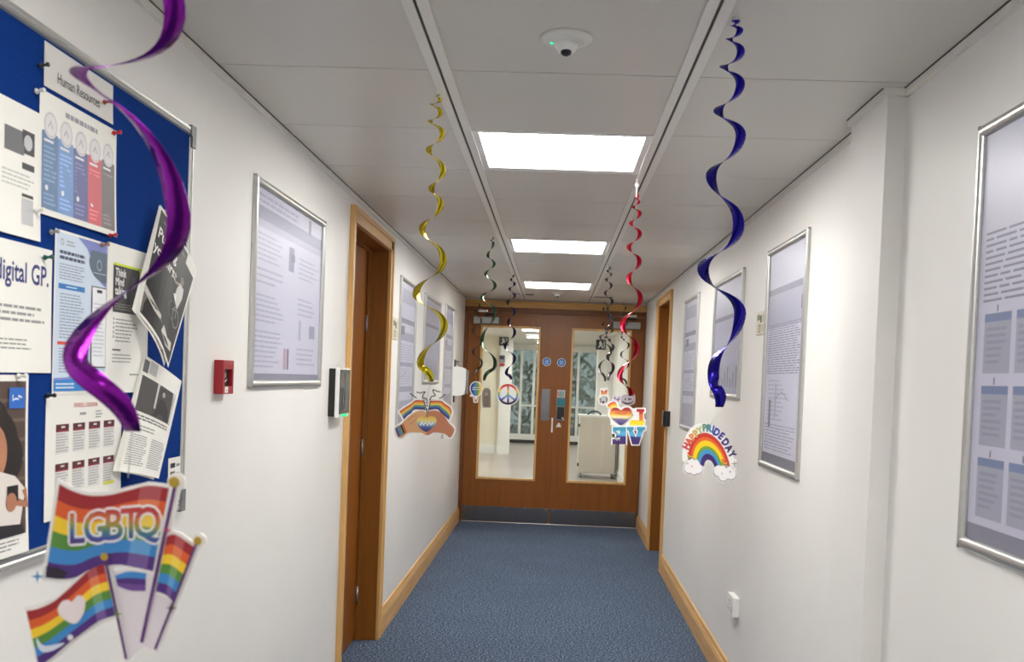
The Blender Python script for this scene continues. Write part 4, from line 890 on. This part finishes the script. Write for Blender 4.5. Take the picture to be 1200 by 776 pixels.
for ch, x, y, an, c in (('H', 112, 332, 62, (206, 70, 76)), ('A', 136, 288, 55, (214, 96, 70)), ('P', 166, 250, 46, (222, 140, 80)), ('P', 198, 218, 38, (206, 176, 90)), ('Y', 234, 190, 24, (196, 190, 120)),
                        ('P', 276, 166, 6, (110, 150, 120)), ('R', 316, 170, -6, (70, 130, 150)), ('I', 354, 180, -14, (60, 100, 170)), ('D', 386, 206, -26, (60, 70, 160)), ('E', 428, 240, -38, (70, 60, 140)),
                        ('D', 466, 296, -46, (64, 50, 120)), ('A', 498, 352, -54, (60, 44, 100)), ('Y', 526, 406, -60, (60, 44, 96))):
    a = math.radians(an); dx, dy = math.cos(a), -math.sin(a); nx, ny = -math.sin(a)*-1, math.cos(a)
    bx, by = x + math.sin(a)*30, y + math.cos(a)*30
    p, p2 = q((bx, by), (bx+dx*50, by+dy*50)); g.text(ch, c, p, p2, 11.4, .0009, sx=.85, fat=.06, align='CENTER')
for grp in (cl, cr):
    for j, (x, y, r) in enumerate(grp): g.poly(q(*[(x+(r+5)*.92*math.cos(2*PI*k/20), y+(r+5)*math.sin(2*PI*k/20)) for k in range(20)]), (150, 138, 146), .0012+.00003*j)
    for j, (x, y, r) in enumerate(grp): g.poly(q(*[(x+r*.92*math.cos(2*PI*k/20), y-3+r*math.sin(2*PI*k/20)) for k in range(20)]), (244, 240, 240), .0015+.00003*j)
g.h = .0018
for ox, oy in ((130, 420), (440, 480)):
    for k, c in enumerate(((206, 70, 60), (236, 180, 70), (110, 150, 90))): g.line(q(*spline([(ox-10, oy-30+14*k), (ox+14, oy-6+14*k), (ox+40, oy-10+14*k)], 4)), 1.3, c)
for x, y, c in ((160, 515, (236, 150, 150)), (120, 490, (150, 200, 160)), (180, 452, (120, 120, 150)), (430, 580, (160, 200, 190)), (505, 565, (170, 150, 200)), (470, 520, (90, 80, 90))): g.disc(q((x, y))[0], 1, c)
X, Y_ = q((544, 490))[0]; g.base([(X-3, Y_-5), (X+3, Y_-5), (X+3, Y_+5), (X-3, Y_+5)]); star4(g, X, Y_, 4, (150, 150, 140))
g.finish()

# 4 --- red spiral with the LOVE card (seen from its back: letters reversed)
g = Hang(3.79, (746.7, 207), 'red foil spiral with the multicoloured LOVE letters card')
g.ribbon([(747, 226), (749, 230), (745, 233), (750.5, 237), (740, 243), (752, 251), (737, 262), (752.3, 275), (734.3, 290), (752, 308), (734, 326), (753.5, 352), (726.5, 381), (749.5, 410), (723, 441), (743, 464)], FO['red'], .009, .021, False)
g.thread((740, 478), clip=True); g.start(); q = Z(695, 440, 8.63)
Lp = q((440, 340), (520, 340), (520, 370), (505, 370), (505, 455), (520, 458), (514, 505), (370, 505), (372, 462), (400, 452), (466, 455), (466, 370), (440, 370))
Ep = q((200, 525), (332, 522), (332, 696), (196, 696), (196, 645), (232, 645), (236, 662), (272, 662), (272, 628), (232, 628), (232, 590), (272, 590), (272, 556), (238, 558), (232, 580), (200, 580))
Vp = q((340, 522), (410, 522), (410, 552), (398, 556), (432, 628), (456, 556), (442, 552), (442, 522), (530, 522), (526, 552), (506, 558), (462, 698), (396, 698), (358, 556), (342, 552))
hp = [(282, 352), (318, 328), (366, 330), (392, 368), (386, 416), (348, 456), (282, 500), (216, 456), (176, 414), (172, 366), (200, 332), (248, 330)]
hb = q(*spline(hp, 4, True))
for p, d in ((Lp, 1.5), (Ep, 1.5), (Vp, 1.5), (hb, 2.2), (q((345, 335), (450, 345), (450, 520), (345, 500)), 1), (q((180, 330), (345, 330), (345, 520), (180, 500)), .5)): g.base(p, d)
zl = [g.Q(*q((300, y))[0])[1] for y in (340, 505, 522, 698, 325, 500)]
g.poly(Lp, ramp_mat('letter_warm', zl[0], zl[1], [(0, (170, 44, 40)), (.22, (196, 56, 40)), (.3, (226, 112, 44)), (.62, (232, 130, 50)), (.72, (242, 214, 40)), (1, (240, 226, 50))]))
cool = ramp_mat('letter_cool', zl[2], zl[3], [(0, (64, 150, 176)), (.2, (60, 150, 180)), (.3, (86, 170, 214)), (.48, (90, 170, 216)), (.56, (56, 52, 120)), (1, (76, 34, 104))])
g.poly(Ep, cool); g.poly(Vp, cool)
fp = q((144, 300), (180, 270), (218, 282), (240, 290), (246, 322), (214, 330), (172, 342))
g.base(fp, 1.5); wavy_flag(g, q((146, 302), (184, 272), (216, 266), (238, 290)), q((170, 342), (204, 326), (228, 330), (246, 320)), ((196, 74, 50), (226, 140, 50), (236, 190, 70), (236, 210, 120)))
g.poly(hb, ramp_mat('heart_stripes', zl[4], zl[5], [(0, (160, 44, 52)), (.16, (176, 56, 56)), (.24, (226, 130, 60)), (.38, (236, 160, 70)), (.48, (246, 216, 110)), (.62, (240, 220, 130)), (.68, (120, 110, 160)), (1, (50, 30, 100))]))
a, b = q((222, 396), (342, 392)); g.text('Happy', (192, 76, 76), a, b, 5.6, shear=.25, sx=.92)
for k in range(7): g.line(q((192+26*k, 420), (210+26*k, 418)), 1.5, (246, 232, 214), .003)
for x, y in ((160, 430), (172, 480), (360, 415), (380, 370), (352, 325), (400, 400)): star4(g, *q((x, y))[0], 1.2, (150, 150, 146))
g.finish()

# 5 --- dark green spiral with a grey arched card, edge of the left glass panel
g = Hang(5.42, (577, 275.5), 'dark green foil spiral with a grey arched card in front of the left door')
g.ribbon([(577, 277), (579, 280), (574, 282), (579.6, 285), (570, 300), (581, 309), (567.5, 321), (582, 335), (563, 348), (582, 364), (562.5, 400), (582.5, 426), (569, 446)], FO['green'], .012, .02)
g.thread((574, 456)); g.start(); q = Z(560, 430, 11.09)
ap = q(*([(112+50*math.cos(PI-k*PI/10), 330-50*math.sin(k*PI/10)) for k in range(11)] + [(164, 525), (70, 525), (58, 420)]))
g.base(ap, .6, ink((176, 166, 154))); g.poly(ap, (160, 150, 138))
for k in range(9): g.line(q((78+4*(k % 3), 330+21*k), (148-6*(k % 2), 330+21*k)), .7, (112, 104, 98))
g.disc(q((112, 352))[0], 2.2, (190, 180, 168)); g.finish()

# 6 --- dark spiral with the peace sign card
g = Hang(7.3, (602, 320.5), 'dark foil spiral with the round rainbow peace sign card')
g.ribbon([(601, 321), (603, 323), (597.6, 328), (604.4, 333), (595.8, 338.5), (605, 347), (593, 354), (604.5, 366), (594, 377), (605, 389.5), (590, 406), (605, 420), (591.5, 437), (597.5, 445)], FO['indigo'], .014, .024)
g.thread((596, 452)); g.start(); cx, cy = 595.4, 462.3
zt, zb = g.Q(cx, cy-12.6)[1], g.Q(cx, cy+12.6)[1]
pm = ramp_mat('peace_print', zt, zb, [(0, (206, 56, 50)), (.16, (210, 70, 56)), (.26, (232, 150, 70)), (.36, (236, 214, 100)), (.48, (120, 170, 90)), (.62, (120, 160, 214)), (.72, (90, 90, 170)), (.8, (60, 30, 74)), (1, (64, 30, 70))])
g.base([(cx+13.2*math.cos(2*PI*k/32), cy+13.2*math.sin(2*PI*k/32)) for k in range(32)], 0); X, Zc = g.Q(cx, cy); h = g.up()
g.mb.ring(X, Zc, 9.6*g.k, 12.3*g.k, pm, h); h = g.up()
g.line([(cx, cy-10), (cx, cy+10)], 2.2, pm, h); g.line([(cx, cy+.5), (cx-8, cy+6.6)], 2.2, pm, h+.0002); g.line([(cx, cy+.5), (cx+8, cy+6.6)], 2.2, pm, h+.0004); g.finish()

# 7 --- balloon card near the left edge of the doors
g = Hang(9.3, (560, 348), 'dark foil spiral with the small rainbow hot air balloon card')
g.ribbon([(559, 352), (563, 358), (556, 366), (565, 376), (553, 389), (566, 400), (553, 412), (566, 425), (557, 440)], FO['dark'], .014, .02)
g.thread((559, 448)); g.start(); q = Z(525, 415, 11.94)
bal = q(*[(395+78*math.cos(t*2*PI/28), 478+(84 if math.sin(t*2*PI/28) < 0 else 112)*math.sin(t*2*PI/28)) for t in range(28)])
g.base(bal, 1.2); g.base(q((350, 570), (430, 570), (412, 676), (362, 676)), .4); g.base(q((305, 566), (345, 566), (345, 600), (310, 596)), 0)
for k, c in enumerate(((40, 58, 140), (70, 120, 200), (80, 150, 150), (120, 160, 80), (240, 196, 90))):
    a0, a1 = -1+.4*k, -.6+.4*k
    L_ = [(395+78*a0*math.cos(t), 478+(84 if t < 0 else 108)*math.sin(t)) for t in [(-PI/2+PI*j/14) for j in range(15)]]
    R_ = [(395+78*a1*math.cos(t), 478+(84 if t < 0 else 108)*math.sin(t)) for t in [(-PI/2+PI*j/14) for j in range(15)]]
    g.poly(q(*(L_+R_[::-1])), c, .0006+.0001*k)
g.line(q((340, 470), (450, 470)), .8, (226, 220, 200), .0014); g.line(q((338, 495), (450, 500)), .8, (226, 220, 200), .0014)
g.line(q((362, 586), (374, 640)), .7, (150, 110, 80), .0016); g.line(q((426, 586), (404, 640)), .7, (150, 110, 80), .0016); g.poly(q((368, 636), (408, 636), (402, 668), (374, 668)), (176, 140, 104), .0018)
g.finish()

# 8 --- bow card
g = Hang(8.95, (707, 350), 'dark foil spiral with the small card topped by an orange bow')
g.ribbon([(708, 353), (712, 357), (706, 362), (715, 371), (705, 381), (719, 388), (702, 395), (717.5, 412), (701, 431), (708, 447)], FO['dark'], .014, .022)
g.thread((707, 457)); g.start(); q = Z(700, 450, 19.4)
g.base(q((82, 120), (220, 112), (225, 240), (255, 340), (220, 430), (130, 470), (50, 430), (30, 340), (80, 240)), 1.2)
g.poly(q((82, 125), (120, 160), (150, 178), (185, 150), (222, 118), (226, 180), (84, 190)), (192, 70, 60)); g.poly(q((84, 190), (226, 180), (224, 235), (80, 245)), (226, 150, 96), .0009)
g.poly(q(*spline([(60, 330), (110, 280), (200, 275), (240, 330), (220, 410), (140, 450), (60, 410)], 4, True)), (196, 200, 204)); g.poly(q((105, 400), (130, 390), (170, 398), (130, 465)), (40, 34, 90))
for k in range(4): g.line(q((44+4*k, 340+28*k), (92, 330+28*k)), 1, (110, 116, 112)); g.line(q((190, 320+26*k), (240-5*k, 330+28*k)), 1, (120, 124, 120))
g.finish()

# 9 --- star card
g = Hang(6.56, (712.5, 310), 'dark foil spiral with the small grey and lilac star card')
g.ribbon([(713, 311), (716, 314), (710.6, 318), (717.8, 322), (709, 328), (718, 335), (707.5, 344), (719, 354), (710, 362), (719, 374), (709, 388), (712, 397), (720.5, 408), (710, 418.5), (720.6, 431), (714, 446)], FO['dark'], .013, .022)
g.thread((720, 464)); g.start(); q = Z(700, 450, 19.4)
g.base(q((340, 350), (395, 270), (520, 300), (540, 380), (480, 430), (390, 400)), .6, ink((226, 214, 226)))
star4(g, *q((400, 320))[0], 3, (120, 112, 128)); star4(g, *q((470, 360))[0], 3.4, (100, 96, 104)); star4(g, *q((500, 310))[0], 2.2, (150, 146, 150)); g.finish()

# 10 --- smile card
g = Hang(8.5, (731, 352), 'dark foil spiral with the lilac card of a smiling mouth')
g.ribbon([(730, 356), (734, 361), (728, 368), (736, 378), (728, 388), (729.5, 397), (738, 405), (726.5, 416), (738, 427), (727, 440), (733, 451)], FO['dark'], .013, .018)
g.thread((736, 460)); g.start(); q = Z(700, 450, 19.4)
sp = q(*spline([(540, 300), (600, 250), (700, 240), (790, 205), (840, 250), (850, 360), (830, 440), (700, 480), (580, 450), (530, 380)], 4, True))
g.base(sp, .6); g.poly(sp, (206, 186, 208)); g.poly(q(*spline([(560, 320), (640, 275), (760, 290), (820, 340), (780, 420), (680, 440), (580, 400)], 4, True)), (214, 208, 220))
g.poly(q(*spline([(560, 385), (640, 425), (720, 430), (800, 400), (830, 370), (790, 430), (700, 462), (610, 442)], 4, True)), (44, 26, 44))
for x in (640, 720, 770): g.line(q((x, 320), (x-8, 372)), 1.1, (52, 40, 56))
g.line(q((700, 350), (735, 330), (750, 370)), .9, (52, 40, 56)); g.finish()

# ================================================================== LIGHT, CAMERA
sc = bpy.context.scene
w = bpy.data.worlds.new('sky'); sc.world = w; w.use_nodes = True
bg = w.node_tree.nodes['Background']; sky = w.node_tree.nodes.new('ShaderNodeTexSky'); sky.sky_type = 'HOSEK_WILKIE'; sky.turbidity = 6; sky.sun_direction = (.4, -.5, .6)
bg.inputs['Color'].default_value = (.93, .97, 1, 1); bg.inputs['Strength'].default_value = .62
w.node_tree.nodes.remove(sky)
cam = bpy.data.cameras.new('camera'); co = bpy.data.objects.new('camera', cam); C.objects.link(co)
co.matrix_world = Matrix(((RA.x, UA.x, -FA.x, EYE.x), (RA.y, UA.y, -FA.y, EYE.y), (RA.z, UA.z, -FA.z, EYE.z), (0, 0, 0, 1)))
cam.sensor_fit = 'HORIZONTAL'; cam.sensor_width = 36; cam.lens = 36*FPX/1200
cam.shift_x = (600-CX)/1200; cam.shift_y = (CY-388)/1200; cam.clip_start = .02; cam.clip_end = 200
cam.dof.use_dof = True; cam.dof.focus_distance = 4.0; cam.dof.aperture_fstop = 9.0
sc.camera = co
vs_ = sc.view_settings; vs_.view_transform = 'Standard'; vs_.look = 'None'; vs_.exposure = 0.0; vs_.gamma = 1.0; vs_.use_curve_mapping = False
sc.cycles.max_bounces = 12; sc.cycles.diffuse_bounces = 8; sc.cycles.transparent_max_bounces = 16; sc.cycles.use_denoising = True
sc.cycles.sample_clamp_indirect = 8
